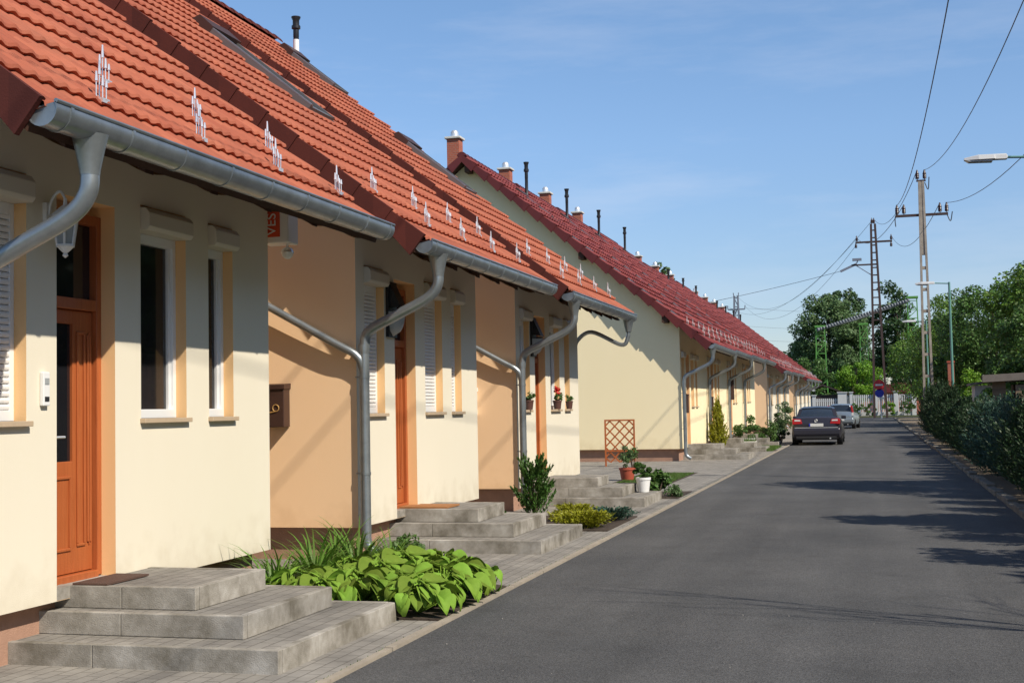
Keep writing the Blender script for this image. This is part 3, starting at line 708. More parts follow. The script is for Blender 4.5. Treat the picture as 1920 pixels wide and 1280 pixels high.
# lit advertising box with lettering
t = thing('sign_box', 'small white box sign with vertical VES lettering on an orange-red panel', 'sign', (-5.22, 10.76, 3.12))
MB().box(-.13, .155, 0, .22, -.02, .32).build('case', M['white'], t, bevel=.012)
MB().box(-.11, .075, -.004, .0, .035, .31).build('panel', M['signred'], t)
cu = bpy.data.curves.new('lettering', 'FONT'); cu.body = 'VES'; cu.size = .13; cu.extrude = .002; cu.space_character = 1.0
to = bpy.data.objects.new('lettering', cu); sc.collection.objects.link(to); cu.materials.append(M['white'])
to.rotation_euler = (PI/2, -PI/2, 0); to.location = (.035, -.0065, .05)
bpy.context.view_layer.update()
me = bpy.data.meshes.new_from_object(to.evaluated_get(bpy.context.evaluated_depsgraph_get())); lo = bpy.data.objects.new('lettering', me); sc.collection.objects.link(lo)
lo.rotation_euler = to.rotation_euler; lo.location = to.location; lo.parent = t; bpy.data.objects.remove(to)
b = MB(); b.box(-.10, -.06, -.14, .0, .08, .12); b.box(-.10, -.06, -.14, .0, .24, .28); b.build('bracket', M['black'], t)
t = thing('spotlight', 'small round chrome spotlight hanging under the VES box sign', 'lamp', (-5.12, 10.86, 3.02))
b = MB(); b.lathe([(.02, .05), (.05, .03), (.06, 0), (.055, -.01)], 0, 0, 14); b.tube([(0, 0, .04), (0, 0, .08)], .012, 8); b.build('housing', M['chrome'], t, smooth=True)
MB().lathe([(.054, -.008), (.045, -.035), (.025, -.055), (0, -.06)], 0, 0, 14).build('bulb', M['white'], t, smooth=True)
# mailboxes
t = thing('mailbox', 'dark brown mailbox with brass post horn on the peach gable of the second house', 'mailbox', (-6.08, 12.665, 1.41))
MB().box(-.12, .12, -.15, 0, 0, .42).build('box', M['brownmetal'], t, bevel=.008)
MB().prism([(-.165, .40), (-.16, .445), (.01, .46), (0, .40)], 'x', -.13, .13).build('lid', M['brownmetal'], t)
b = MB(); n = 20
b.tube([(.03+.035*math.cos(2*PI*i/n), -.156, .2+.035*math.sin(2*PI*i/n)) for i in range(n+1)], .006, 6); b.tube([(.03, -.156, .165), (-.06, -.156, .15), (-.09, -.156, .135)], [.005, .008, .02], 8); b.build('horn_emblem', M['gold'], t)
def mailbox(x, y, z, mt, label, face='y', h=.36, wd=.26):
    t = thing('mailbox', label, 'mailbox', (x, y, z), 0 if face == 'y' else PI/2)
    MB().box(-wd/2, wd/2, -.13, 0, 0, h).build('box', mt, t, bevel=.006)
    MB().prism([(-.145, h), (-.14, h+.03), (0, h+.06), (0, h)], 'x', -wd/2-.01, wd/2+.01).build('lid', mt, t)
    MB().box(-wd/2+.04, wd/2-.04, -.134, -.13, h*.7, h*.76).build('slot', M['black'], t)
mailbox(-5.95, 18.998, 1.47, M['white'], 'white mailbox on the peach gable of the third house')
mailbox(-5.196, 37.0, 1.35, M['brownmetal'], 'dark mailbox beside the downpipe of the first red roofed house', 'x', .5)
mailbox(-5.196, 43.0, 1.35, M['brownmetal'], 'dark mailbox above the golden conifer', 'x', .45)
mailbox(-5.196, 49.7, 1.75, M['brownmetal'], 'tall dark mailbox on the third red roofed house', 'x', .8)
# ------------------------------------------------------------------ foliage helpers
def rand_dirs(rng, n):
    v = rng.normal(size=(n, 3)); return v/np.linalg.norm(v, axis=1, keepdims=True)
def leaf_quads(rng, C, N, size, asp=.55, droop=0):
    """rhombic leaves at centres C with normals N"""
    n = len(C); a = rand_dirs(rng, n); a[:, 2] -= droop
    t = np.cross(N, a); t /= np.linalg.norm(t, axis=1, keepdims=True)+1e-9; b_ = np.cross(N, t)
    s = size*rng.uniform(.6, 1.3, (n, 1))
    V = np.stack([C-t*s*.5, C+b_*s*asp*.5-N*s*.06, C+t*s*.5, C-b_*s*asp*.5-N*s*.06], 1).reshape(-1, 3)
    return V, np.arange(4*n).reshape(n, 4)
def crown_pts(rng, rad, ncl, nleaf, shape='round', clr=(.16, .34)):
    """centres and normals of leaves on clumps filling an ellipsoid of radii rad"""
    rad = np.array(rad, float); cs = []; 
    while len(cs) < ncl:
        p = rng.uniform(-1, 1, 3); r = np.linalg.norm(p)
        if r > 1 or r < rng.uniform(0, .85): continue
        if shape == 'cone':
            k = (1-(p[2]+1)/2); 
            if math.hypot(p[0], p[1]) > k*.95+.08: continue
        cs.append(p*.82)
    cs = np.array(cs); w_ = rng.uniform(.5, 1, ncl); w_ /= w_.sum()
    idx = rng.choice(ncl, nleaf, p=w_); cr = rng.uniform(*clr, ncl)
    d = rand_dirs(rng, nleaf); q = rng.uniform(.35, 1.0, (nleaf, 1))**.6
    m_ = rad.mean()
    P = cs[idx]*rad + d*q*(cr[idx][:, None])*m_*np.array([1, 1, .8])
    N = d*.7 + rand_dirs(rng, nleaf)*.8 + np.array([0, 0, .35]); N /= np.linalg.norm(N, axis=1, keepdims=True)
    return P, N, cs*rad
def tree(name, label, cat, loc, H, rad, mt, nleaf, size, ncl=45, trunk=.16, base=None, seed=1, shape='round', clr=(.16, .34), group=None, asp=.55, limbs=9):
    rng = np.random.default_rng(seed); t = thing(name, label, cat, loc, 0, group)
    cz = H-rad[2]*.98
    P, N, cs = crown_pts(rng, rad, ncl, nleaf, shape, clr); P[:, 2] += cz
    P = P[P[:, 2] > .05]; N = N[:len(P)]
    V, F = leaf_quads(rng, P, N, size, asp); npmesh('crown', V, F, mt, t)
    b = MB(); b.tube(bez([(0, 0, -.05), (.03*H*.1, .02, cz*.35), (-.02*H*.1, 0, cz*.8), (0, 0, cz+rad[2]*.5)], 4), [trunk*(1-.055*i) for i in range(13)], 8)
    for c in cs[:limbs]:
        z0 = max(cz-rad[2]*.7, .15*H); b.tube(bez([(0, 0, z0), (c[0]*.45, c[1]*.45, (z0+c[2]+cz)/2-.1*rad[2]), (c[0], c[1], c[2]+cz)], 4), [trunk*.42, trunk*.38, trunk*.34, trunk*.3, trunk*.24, trunk*.2, trunk*.14, trunk*.1, trunk*.05], 6)
    b.build('trunk', M['bark'], t, smooth=True)
    return t
def bush(name, label, cat, loc, rad, mt, nleaf, size, ncl=14, seed=1, group=None, shape='round', clr=(.2, .42), asp=.5, stems=5, z0=0):
    rng = np.random.default_rng(seed); t = thing(name, label, cat, loc, 0, group)
    P, N, cs = crown_pts(rng, rad, ncl, nleaf, shape, clr); P[:, 2] += rad[2]+z0; k = P[:, 2] > .0; P = P[k]; N = N[k]
    V, F = leaf_quads(rng, P, N, size, asp); npmesh('foliage', V, F, mt, t)
    b = MB()
    for c in cs[:stems]: b.tube([(c[0]*.08, c[1]*.08, 0), (c[0]*.5, c[1]*.5, (c[2]+rad[2]+z0)*.5), (c[0], c[1], max(c[2]+rad[2]+z0, .05))], [.018, .012, .005], 5)
    b.build('stem', M['bark'], t)
    return t
def shoots(name, label, cat, loc, R, H, mt, n, per, size, seed, group=None, lean=.5, asp=.4, cone=.0, frm=.25, flat_=1.0):
    '''a plant of many leafy shoots springing from its base and stem, each lined with small leaves'''
    rng = np.random.default_rng(seed); t = thing(name, label, cat, loc, 0, group)
    az = rng.uniform(0, 2*PI, n); u = rng.uniform(0, 1, n)
    z0 = u*H*.72; env = R*(1-cone*u)*np.sqrt(np.clip(1-(u*.9)**3, .05, 1)); rad = env*rng.uniform(.45, 1.05, n)
    base = np.stack([np.cos(az)*rad*.25, np.sin(az)*rad*.25, z0], 1)
    L = H*.28*rng.uniform(.6, 1.3, n)+env*.25
    tip = np.stack([np.cos(az)*rad, np.sin(az)*rad, z0+L*(1-lean*.35)*flat_], 1)
    s = rng.uniform(frm, 1, (n, per))[:, :, None]; P = base[:, None]*(1-s)+tip[:, None]*s; P[:, :, 2] += (np.sin(s[:, :, 0]*PI/2)-s[:, :, 0])*-.04
    spread = (.10*R+.02)*(1.15-s); P = P+rng.normal(size=P.shape)*spread*.55
    P = P.reshape(-1, 3); d = np.repeat((tip-base)/np.linalg.norm(tip-base, axis=1, keepdims=True), per, 0)
    N = rand_dirs(rng, len(P)); k = P[:, 2] > .005; P, N, d = P[k], N[k], d[k]
    a = d+rand_dirs(rng, len(P))*.55; a /= np.linalg.norm(a, axis=1, keepdims=True); b_ = np.cross(a, N); b_ /= np.linalg.norm(b_, axis=1, keepdims=True)+1e-9
    sz = size*rng.uniform(.6, 1.3, (len(P), 1)); V = np.stack([P-a*sz*.5, P+b_*sz*asp*.5, P+a*sz*.5, P-b_*sz*asp*.5], 1).reshape(-1, 3)
    npmesh('foliage', V, np.arange(len(V)).reshape(-1, 4), mt, t)
    b = MB()
    for i in range(min(n, 10)): b.tube([(base[i][0]*.3, base[i][1]*.3, 0), tuple(base[i]), tuple(tip[i]*.9)], [.02*R+.004, .012*R+.003, .003], 5)
    b.build('stem', M['bark'], t)
    return t
# ------------------------------------------------------------------ front garden beds
struct(MB().prism([(-5.32, 9.16), (-3.12, 9.16), (-3.12, 10.95), (-3.95, 11.6), (-4.25, 12.6), (-5.32, 12.6)], 'z', -.02, .02).build('planting_bed', M['soil']))
struct(MB().box(-5.15, -3.25, 16.05, 18.2, -.02, .02).build('planting_bed', M['soil']))
struct(MB().box(-4.2, -3.2, 21.75, 23.6, -.02, .012).build('planting_bed', M['soil']))
struct(MB().box(-5.15, -3.14, 43.9, 44.6, -.02, .016).build('planting_bed', M['soil']))
def hosta(seed, R=.42, n=64):
    rng = random.Random(seed); b = MB()
    for i in range(n):
        a = rng.uniform(0, 2*PI); rr = rng.uniform(.1, 1); L = R*rng.uniform(.32, .54); W = L*rng.uniform(.62, .8)
        hz = .09+.20*(1-rr*.55)*rng.uniform(.55, 1.2); bx = R*rr*.72
        ca, sa = math.cos(a), math.sin(a); K = 7; rows = []
        tilt = .15+.75*rr+rng.uniform(-.3, .3)
        for j in range(K):
            u = j/(K-1); w_ = W*.5*math.sin(PI*min(1, u**.72))**.8*(1 if u < .98 else .0)
            if j == 0: w_ = W*.12
            x = bx+L*u*math.cos(tilt*u*1.3); z = hz-L*math.sin(tilt*u*1.2)*u*.9
            rows.append([(x, -w_, z+w_*.22), (x, -w_*.55, z+.012), (x, 0, z-.012), (x, w_*.55, z+.012), (x, w_, z+w_*.22)])
        tw = rng.uniform(-.75, .75); vs = []
        for r in rows:
            for (x, y_, z) in r:
                y2 = y_*math.cos(tw); z2 = z+y_*math.sin(tw); vs.append((x*ca-y2*sa, x*sa+y2*ca, max(z2, .015)))
        b.add(vs, [(j*5+q, j*5+q+1, j*5+6+q, j*5+5+q) for j in range(K-1) for q in range(4)])
        b.add([(0, 0, 0), (.012, 0, 0), (bx*ca, bx*sa, hz), (bx*ca+.012, bx*sa, hz)], [(0, 1, 3, 2)])
    return b
HL = [(-3.38, 9.40, .9, 'at the front kerb corner beside the nearest steps'), (-3.95, 9.60, 1.0, 'against the far edge of the nearest lowest step'), (-3.36, 9.95, 1.0, 'on the kerb edge of the big bed, second from the steps'),
      (-4.05, 10.30, 1.0, 'in the middle of the big bed'), (-3.38, 10.45, .95, 'on the kerb edge, third from the steps'), (-3.55, 10.90, .8, 'last on the kerb edge of the big bed'), (-4.05, 10.85, 1.05, 'tallest, in the centre of the big bed'), (-4.5, 9.75, .95, 'leftmost, between the step and the long-bladed clump'), (-4.25, 11.35, .85, 'at the far end of the big bed'), (-3.78, 10.0, .85, 'between the first and second kerb hostas, set back'), (-3.72, 10.55, .9, 'behind the second kerb hosta'), (-3.75, 11.15, .9, 'behind the third kerb hosta'), (-4.3, 10.05, .85, 'behind the first two rows, near the blades'), (-4.45, 10.7, .9, 'leftmost in the middle of the big bed'), (-3.60, 9.75, .8, 'just behind the front corner hosta'), (-4.2, 9.42, .9, 'hugging the far side of the nearest middle step')]
hs_t = None; hmesh = [hosta(11).build('leaves', M['l_hosta'], smooth=True), hosta(23).build('leaves', M['l_hosta'], smooth=True), hosta(37).build('leaves', M['l_hosta'], smooth=True)]
hme = [o.data for o in hmesh]
for o in hmesh: bpy.data.objects.remove(o)
for i, (x, y, s, where) in enumerate(HL):
    o = bpy.data.objects.new('hosta', hme[i % 3]); sc.collection.objects.link(o); o.location = (x, y, .02); o.rotation_euler = (0, 0, i*2.1); o.scale = (s, s, s)
    tag(o, 'lime green broad-leaved hosta ' + where, 'plant', 'lime green hostas in the bed')
def strap(seed, n=170, L=.74, W=.022):
    rng = random.Random(seed); b = MB()
    for i in range(n):
        a = rng.uniform(0, 2*PI); l = L*rng.uniform(.6, 1.15); lean = rng.uniform(.5, 1.55); K = 7; ca, sa = math.cos(a), math.sin(a); r0 = rng.uniform(0, .1); vs = []
        x = r0; z = 0; ang = PI/2-lean*.35
        for j in range(K):
            w_ = W*(1-(j/(K-1))**2)*.5+.0008; vs += [(x*ca+w_*sa, x*sa-w_*ca, max(z, .01)), (x*ca-w_*sa, x*sa+w_*ca, max(z, .01))]
            x += l/K*math.cos(ang); z += l/K*math.sin(ang); ang -= lean*.36
        b.add(vs, [(2*j, 2*j+1, 2*j+3, 2*j+2) for j in range(K-1)])
    return b
for i, (x, y, s, where) in enumerate([(-4.75, 9.75, .95, 'right behind the nearest top step'), (-4.72, 10.5, 1.1, 'at the corner of the nearest house'), (-4.6, 11.2, 1.05, 'below the mailbox gable'), (-4.5, 11.8, .8, 'beside the foot of the second downpipe'), (-4.95, 11.5, 1.0, 'close to the recess before the mailbox gable'), (-4.85, 10.15, .9, 'between the top step and the house corner')]):
    o = strap(50+i).build('daylily', M['l_lily'], smooth=True); o.location = (x, y, .02); o.scale = (s,)*3
    tag(o, 'clump of long arching green blades ' + where, 'plant', 'daylily clumps in the bed')
bush('leafy_bush', 'low dark green small-leaved plant between the hostas and the second downpipe', 'plant', (-4.5, 12.2, .02), (.36, .3, .14), M['l_mid'], 2600, .05, seed=4)
# second bed
shoots('shrub', 'upright dark green shrub with pointed shoots, left of the third steps', 'shrub', (-4.52, 17.35, .02), .34, .86, M['l_box'], 75, 60, .055, 6, lean=.1)
shoots('golden_juniper', 'low spreading yellow-green juniper by the kerb in the second bed', 'shrub', (-3.66, 16.45, .02), .46, .17, M['l_yel'], 190, 34, .04, 7, lean=.8)
shoots('golden_juniper', 'smaller yellow juniper behind the low spreading one', 'shrub', (-3.95, 17.35, .02), .36, .21, M['l_yel'], 120, 34, .04, 8, lean=.8)
shoots('dark_juniper', 'low dark green juniper at the kerb beyond the yellow one', 'shrub', (-3.48, 17.5, .02), .38, .15, M['l_blue'], 120, 34, .036, 9, lean=.8)
bush('leafy_bush', 'small reddish green plant at the foot of the third house corner', 'plant', (-4.85, 16.6, .02), (.16, .16, .13), M['l_mid'], 500, .05, seed=10)
# third bed
bush('leafy_bush', 'bright green big-leaved plant right of the white flowerpot', 'plant', (-3.6, 22.2, .0), (.2, .3, .24), M['l_mid'], 620, .12, ncl=10, seed=12)
bush('leafy_bush', 'pale grey-green low plant at the kerb by the third bed', 'plant', (-3.32, 22.3, .0), (.15, .4, .09), M['l_far'], 900, .05, seed=13)
def grass(x0, x1, y0, y1, z, seed, n, h=.05):
    rng = np.random.default_rng(seed); P = np.stack([rng.uniform(x0, x1, n), rng.uniform(y0, y1, n), np.full(n, z)], 1)
    a = rng.uniform(0, 2*PI, n); w_ = .006; hh = rng.uniform(.5, 1.2, n)*h; d = np.stack([np.cos(a), np.sin(a), np.zeros(n)], 1)*w_
    tip = P+np.stack([rng.normal(0, h*.3, n), rng.normal(0, h*.3, n), hh], 1)
    V = np.stack([P-d, P+d, tip], 1).reshape(-1, 3); return V, np.arange(3*n).reshape(n, 3)
V, F = grass(-5.1, -4.0, 26.2, 30.0, .0, 3, 12000, .04); o = npmesh('lawn_patch', V, F, M['l_grass']); o['kind'] = 'stuff'; o['label'] = 'small patch of grass beside the third house'
V, F = grass(-3.9, -3.25, 43.7, 48.0, .0, 4, 9000, .09); o = npmesh('lawn_patch', V, F, M['l_grass']); o['kind'] = 'stuff'; o['label'] = 'small patch of grass before the dark sedan'
flat('garden_ground', -5.2, -3.95, 26.0, 30.2, .010, M['soil'])
V, F = grass(-3.125, -3.100, 5, 40, .004, 9, 1500, .022); o = npmesh('kerb_weeds', V, F, M['l_grass']); o['kind'] = 'stuff'; o['label'] = 'tiny weeds in the joint along the kerb'
def pot(x, y, z, r, h, mt, label, plant_mt, prad, pn, ps, seed, flowers=False, shape='round'):
    t = thing('flowerpot', label, 'flowerpot', (x, y, z))
    MB().lathe([(0, 0), (r*.76, 0), (r*.98, h*.82), (r*1.06, h*.84), (r*1.06, h), (r*.94, h), (r*.92, h*.9), (0, h*.9)], 0, 0, 18).build('pot', mt, t, smooth=True)
    rng = np.random.default_rng(seed); P, N, cs = crown_pts(rng, prad, 10, pn, shape, (.25, .5)); P[:, 2] += h+prad[2]*.75
    V, F = leaf_quads(rng, P, N, ps); npmesh('plant', V, F, plant_mt, t)
    if flowers:
        P, N, cs = crown_pts(rng, (.07, .07, .06), 4, 160, 'round', (.4, .7)); P[:, 2] += h+.17
        V, F = leaf_quads(rng, P, N, .035, .8); npmesh('blossom', V, F, M['petal'], t)
    return t
pot(-5.18, 21.55, 1.537, .075, .15, M['brownpot'], 'brown pot with red geranium on the third house sill', M['l_mid'], (.1, .1, .08), 260, .045, 1, True)
pot(-5.18, 22.45, 1.537, .065, .14, M['brownpot'], 'brown pot with green plant on the narrow far sill of the third house', M['l_mid'], (.08, .08, .07), 200, .04, 2)
pot(-5.18, 19.65, 1.537, .075, .15, M['brownpot'], 'brown pot with green plant behind the third downpipe', M['l_mid'], (.1, .1, .08), 220, .045, 3)
pot(-3.70, 21.35, .147, .12, .24, M['white'], 'white flowerpot holding a clipped dark ball shrub on the third steps', M['l_box'], (.17, .17, .16), 6500, .028, 5)
pot(-5.05, 27.2, .012, .17, .26, M['terr'], 'red-brown flowerpot with a thin grey-green plant by the trellis', M['l_far'], (.15, .15, .3), 700, .05, 6)
pot(-4.55, 49.2, .0, .26, .3, M['white'], 'white planter with rose bush left of the dark sedan', M['l_mid'], (.5, .5, .55), 1500, .09, 7)
# trellis
t = thing('trellis', 'orange-brown wooden lattice trellis before the straw coloured gable', 'trellis', (-6.82, 33.6, .01), R_(2))
b = MB(); W_, H_ = .80, 1.22
b.box(0, .04, -.02, .02, 0, H_); b.box(W_-.04, W_, -.02, .02, .12, H_); b.box(.04, W_-.04, -.02, .02, H_-.04, H_); b.box(.04, W_-.04, -.02, .02, .38, .42); b.build('frame', M['orangewood'], t)
b = MB()
for s in (1, -1):
    for c in np.arange(-1.4, 1.6, .27):
        pts = []
        for x in np.linspace(.03, W_-.03, 60):
            z = c+s*(x)*1.05+(.84 if s < 0 else 0)
            if .1 < z < H_-.02: pts.append((x, z))
        if len(pts) > 2: b.beam((pts[0][0], .004*s, pts[0][1]), (pts[-1][0], .004*s, pts[-1][1]), .010, .036)
b.build('lattice', M['orangewood'], t)
bush('climbing_plant', 'thin leafy plant at the foot of the trellis', 'plant', (-5.9, 32.5, .0), (.22, .2, .3), M['l_mid'], 320, .07, seed=21)
shoots('golden_conifer', 'golden green cone-shaped conifer by the second red roofed house', 'conifer', (-4.83, 42.1, .0), .40, 1.75, M['l_yel'], 260, 30, .07, 22, cone=.75, lean=-.2)
bush('garden_bush', 'dark round garden bush left of the dark sedan', 'shrub', (-4.0, 50.6, .0), (.55, .6, .5), M['l_mid'], 3200, .08, ncl=22, seed=23)
bush('garden_bush', 'tall reddish bush before the houses beyond the dark sedan', 'shrub', (-4.3, 66.0, .0), (.6, .7, .95), M['l_far'], 2600, .1, ncl=22, seed=24)
bush('garden_bush', 'small dark bush beside the rear left corner of the dark sedan', 'shrub', (-3.55, 52.6, .0), (.4, .4, .36), M['l_dark'], 1400, .08, seed=25)
t = thing('planter', 'low stone planter with green grass on the steps behind the golden conifer', 'planter', (-4.25, 46.0, .0)); MB().box(-.3, .3, -.2, .2, 0, .28).build('trough', M['mortar'], t, bevel=.02)
V, F = grass(-.27, .27, -.17, .17, .27, 8, 500, .12); npmesh('plant', V, F, M['l_grass'], t)
# ------------------------------------------------------------------ cars
def loft(secs, close=True):
    b = MB(); n = len(secs[0]); vs = [p for s in secs for p in s]; f = []
    for i in range(len(secs)-1):
        for k in range(n-1): f.append((i*n+k, i*n+k+1, (i+1)*n+k+1, (i+1)*n+k))
    if close: f += [tuple(range(n-1, -1, -1)), tuple((len(secs)-1)*n+k for k in range(n))]
    return b.add(vs, f)
def car(label, loc, rz, paint, sedan=True):
    t = thing('parked_car', label, 'car', loc, rz, 'cars parked on the road')
    L = 4.75 if sedan else 3.9; W = .91 if sedan else .84
    # stations: y, half width, belt height, bottom
    if sedan: st = [(0, .70, .80, .42), (.06, .84, .98, .30), (.22, .89, 1.04, .24), (.9, .91, 1.02, .2), (2.2, .91, .98, .2), (3.5, .91, .93, .2), (4.3, .86, .80, .22), (4.65, .78, .66, .28), (4.75, .6, .5, .36)]
    else: st = [(0, .70, .86, .42), (.05, .80, 1.0, .30), (.2, .83, 1.04, .24), (.9, .84, 1.0, .2), (2.0, .84, .96, .2), (3.0, .84, .92, .2), (3.6, .78, .78, .22), (3.85, .70, .62, .28), (3.9, .5, .5, .36)]
    secs = []
    for y, w_, zb, z0 in st:
        h = zb-z0; half = [(0, z0), (w_*.82, z0), (w_*.95, z0+.06), (w_, z0+h*.35), (w_*1.0, z0+h*.6), (w_*.965, z0+h*.86), (w_*.90, zb-.01), (w_*.80, zb+.015), (0, zb+.035)]
        secs.append([(-x, y, z) for x, z in half] + [(x, y, z) for x, z in half[-2:0:-1]] + [(0, y, z0)])
    loft(secs).build('body', paint, t, smooth=True)
    if sedan: cs = [(.58, .64, .70, 1.03), (1.15, .68, .60, 1.38), (1.7, .70, .60, 1.435), (2.5, .70, .59, 1.425), (2.95, .69, .57, 1.36), (3.75, .70, .66, .96)]
    else: cs = [(.10, .66, .66, 1.02), (.32, .68, .58, 1.42), (.9, .70, .58, 1.49), (1.7, .70, .58, 1.48), (2.2, .69, .56, 1.40), (2.95, .70, .66, .96)]
    gs = []; rs2 = []
    for y, wb, wt, zt in cs:
        z0 = .93; gs.append([(-wb-.07, y, z0), (-wt-.03, y, max(z0+.01, zt-.06)), (-wt+.06, y, zt-.02), (0, y, zt), (wt-.06, y, zt-.02), (wt+.03, y, max(z0+.01, zt-.06)), (wb+.07, y, z0)])
    loft(gs).build('glasshouse', M['carglass'], t, smooth=True)
    for y, wb, wt, zt in cs[1:5]: rs2.append([(-wt-.028, y, zt-.07), (-wt+.06, y, zt-.008), (0, y, zt+.014), (wt-.06, y, zt-.008), (wt+.028, y, zt-.07)])
    loft(rs2, False).build('roof', paint, t, smooth=True)
    for s in (-1, 1):   # pillars
        p = MB(); y0_, wb0, wt0, zt0 = cs[0]; y1_, wb1, wt1, zt1 = cs[1]
        p.beam((s*(wb0+.06), y0_-.01, zt0-.06 if sedan else .98), (s*(wt1+.0), y1_-.01, zt1-.05), .11, .05); p.beam((s*(wb0+.085), cs[2][0]+.35, .94), (s*(wt1+.035), cs[2][0]+.35, zt1-.03), .03, .09); p.build('pillar', paint, t)
        m_ = MB().box(s*.93-.09, s*.93+.09, 3.05 if sedan else 2.3, 3.15 if sedan else 2.38, .93, 1.06); m_.build('mirror', paint, t, bevel=.02)
        tl = MB(); 
        if sedan:
            tl.prism([(s*.50, .80), (s*.86, .78), (s*.87, .95), (s*.82, .99), (s*.55, .97)], 'y', -.012, .2); o = tl.build('tail_light', M['tail'], t, bevel=.01)
            MB().prism([(s*.56, .90), (s*.78, .90), (s*.78, .955), (s*.58, .95)], 'y', -.02, .0).build('reversing_light', M['tailclear'], o)
        else:
            tl.prism([(s*.70, .98), (s*.80, .96), (s*.72, 1.38), (s*.62, 1.40)], 'y', .02, .22); o = tl.build('tail_light', M['tail'], t, bevel=.01)
            MB().prism([(s*.68, .78), (s*.80, .78), (s*.80, .97), (s*.69, .97)], 'y', .01, .14).build('reversing_light', M['tailclear'], o)
        for yw in ((.95, 3.75) if sedan else (.62, 3.1)):
            wr = .32 if sedan else .29; b = MB(); x0, x1 = (W-.20, W+.012)
            ring = [(wr*.62, x0), (wr*.97, x0), (wr, x0+.03), (wr, x1-.03), (wr*.97, x1), (wr*.66, x1), (wr*.62, x1-.02)]
            n = 24; vs = []; fs = []
            for rr, xx in ring:
                for k_ in range(n): vs.append((s*xx, yw+rr*math.cos(2*PI*k_/n), wr+rr*math.sin(2*PI*k_/n)))
            for i in range(len(ring)-1):
                for k_ in range(n): fs.append((i*n+k_, i*n+(k_+1) % n, (i+1)*n+(k_+1) % n, (i+1)*n+k_))
            wh = b.add(vs, fs).build('wheel', M['rubber'], t, smooth=True)
            c = MB(); c.lathe([(0, 0), (wr*.2, 0), (wr*.62, -.02), (wr*.64, -.03)], 0, 0, 24)
            o = c.build('rim', M['alloy'], wh, smooth=True); o.rotation_euler = (0, s*PI/2, 0); o.location = (s*(x1-.01), yw, wr)
            c = MB(); a_ = MB()
            for k_ in range(5):
                an = 2*PI*k_/5; a_.beam((s*(x1+.0), yw+.05*math.cos(an), wr+.05*math.sin(an)), (s*(x1-.004), yw+wr*.58*math.cos(an), wr+wr*.58*math.sin(an)), .03, .045)
            a_.build('spoke', M['plastic'], wh)
    bp = MB(); bp.prism([(-.02, .36), (-.045, .42), (-.045, .58), (-.01, .64), (.12, .66), (.12, .30), (.04, .28)], 'x', -W*.92, W*.92); bp.build('bumper', paint, t, bevel=.02)
    MB().prism([(-.0, .22), (-.02, .27), (-.02, .34), (.1, .35), (.1, .2)], 'x', -W*.80, W*.80).build('skirt', M['plastic'], t)
    zp = .70 if sedan else .48
    p = MB().box(-.26, .26, -.03 if sedan else -.06, -.012 if sedan else -.045, zp, zp+.11).build('number_plate', M['plate'], t)
    MB().box(-.26, -.21, -.034 if sedan else -.064, -.03 if sedan else -.06, zp+.002, zp+.108).build('blue_band', M['blue'], p)
    e = MB(); n = 16; e.tube([(.05*math.cos(2*PI*i/n), .0-.02, .91+.05*math.sin(2*PI*i/n)) for i in range(n+1)], .009, 6); e.tube([(-.03, -.02, .935), (-.012, -.02, .88), (0, -.02, .915), (.012, -.02, .88), (.03, -.02, .935)], .006, 5)
    if sedan: e.build('badge', M['chrome'], t)
    b = MB(); b.tube([(W*.55, -.03, .26), (W*.55, .1, .26)], .03, 10); b.build('exhaust', M['chrome'], t)
    if sedan: MB().box(-.78, .78, -.022, .0, .645, .665).build('trim_strip', M['chrome'], t)
    return t
car('dark grey sedan parked on the left side of the road, rear towards us', (-2.06, 49.5, 0), 0, M['carpaint'], True)
car('silver hatchback parked beyond the dark sedan, mostly hidden by it', (-1.95, 80.5, 0), R_(-5), M['carsilver'], False)
# ------------------------------------------------------------------ poles, lamps, wires
def lattice_pole(t, H, w0, w1, d0, d1, step, mt, solid_top=0, name='mast'):
    b = MB(); n = 1
    for s in (-1, 1):
        b.add([(s*w0/2-.055, -d0/2, 0), (s*w0/2+.055, -d0/2, 0), (s*w0/2+.055, d0/2, 0), (s*w0/2-.055, d0/2, 0),
               (s*w1/2-.05, -d1/2, H), (s*w1/2+.05, -d1/2, H), (s*w1/2+.05, d1/2, H), (s*w1/2-.05, d1/2, H)],
              [(3,2,1,0),(4,5,6,7),(0,1,5,4),(1,2,6,5),(2,3,7,6),(3,0,4,7)])
    z = .6
    while z < H-solid_top:
        u = z/H; wz = w0+(w1-w0)*u; b.box(-wz/2, wz/2, -d0*.35*(1-u*.3), d0*.35*(1-u*.3), z, z+.14); z += step
    if solid_top: 
        w = w1; b.box(-w/2-.03, w/2+.03, -d1*.45, d1*.45, H-solid_top, H-.02)
    return b.build(name, mt, t)
def insulator(b, x, z, y=0, h=.50, r=.095):
    b.lathe([(.02, 0), (.02, .05), (r, .06), (r*.8, .1), (r, .13), (r*.8, .18), (r, .21), (r*.8, .26), (r, .3), (r*.7, .36), (.03, h)], x, y, 10, z=z)
P1 = (2.60, 66.0)
t = thing('power_pole', 'tall pale concrete ladder power pole with crossarm, nearest on the right verge', 'power pole', (P1[0], P1[1], 0))
lattice_pole(t, 12.25, .42, .18, .42, .22, 1.05, M['concpole'], 3.6)
MB().box(-1.25, 1.2, -.06, .06, 10.55, 10.67).build('crossarm', M['steelpole'], t)
MB().box(-.22, .22, -.05, .05, 12.25, 12.33).build('top_bracket', M['steelpole'], t)
for x, z in ((-1.17, 10.67), (-.85, 10.67), (.83, 10.67), (1.14, 10.67), (-.17, 12.33), (.17, 12.33)):
    b = MB(); insulator(b, x, z); b.build('insulator', M['insul'], t, smooth=True)
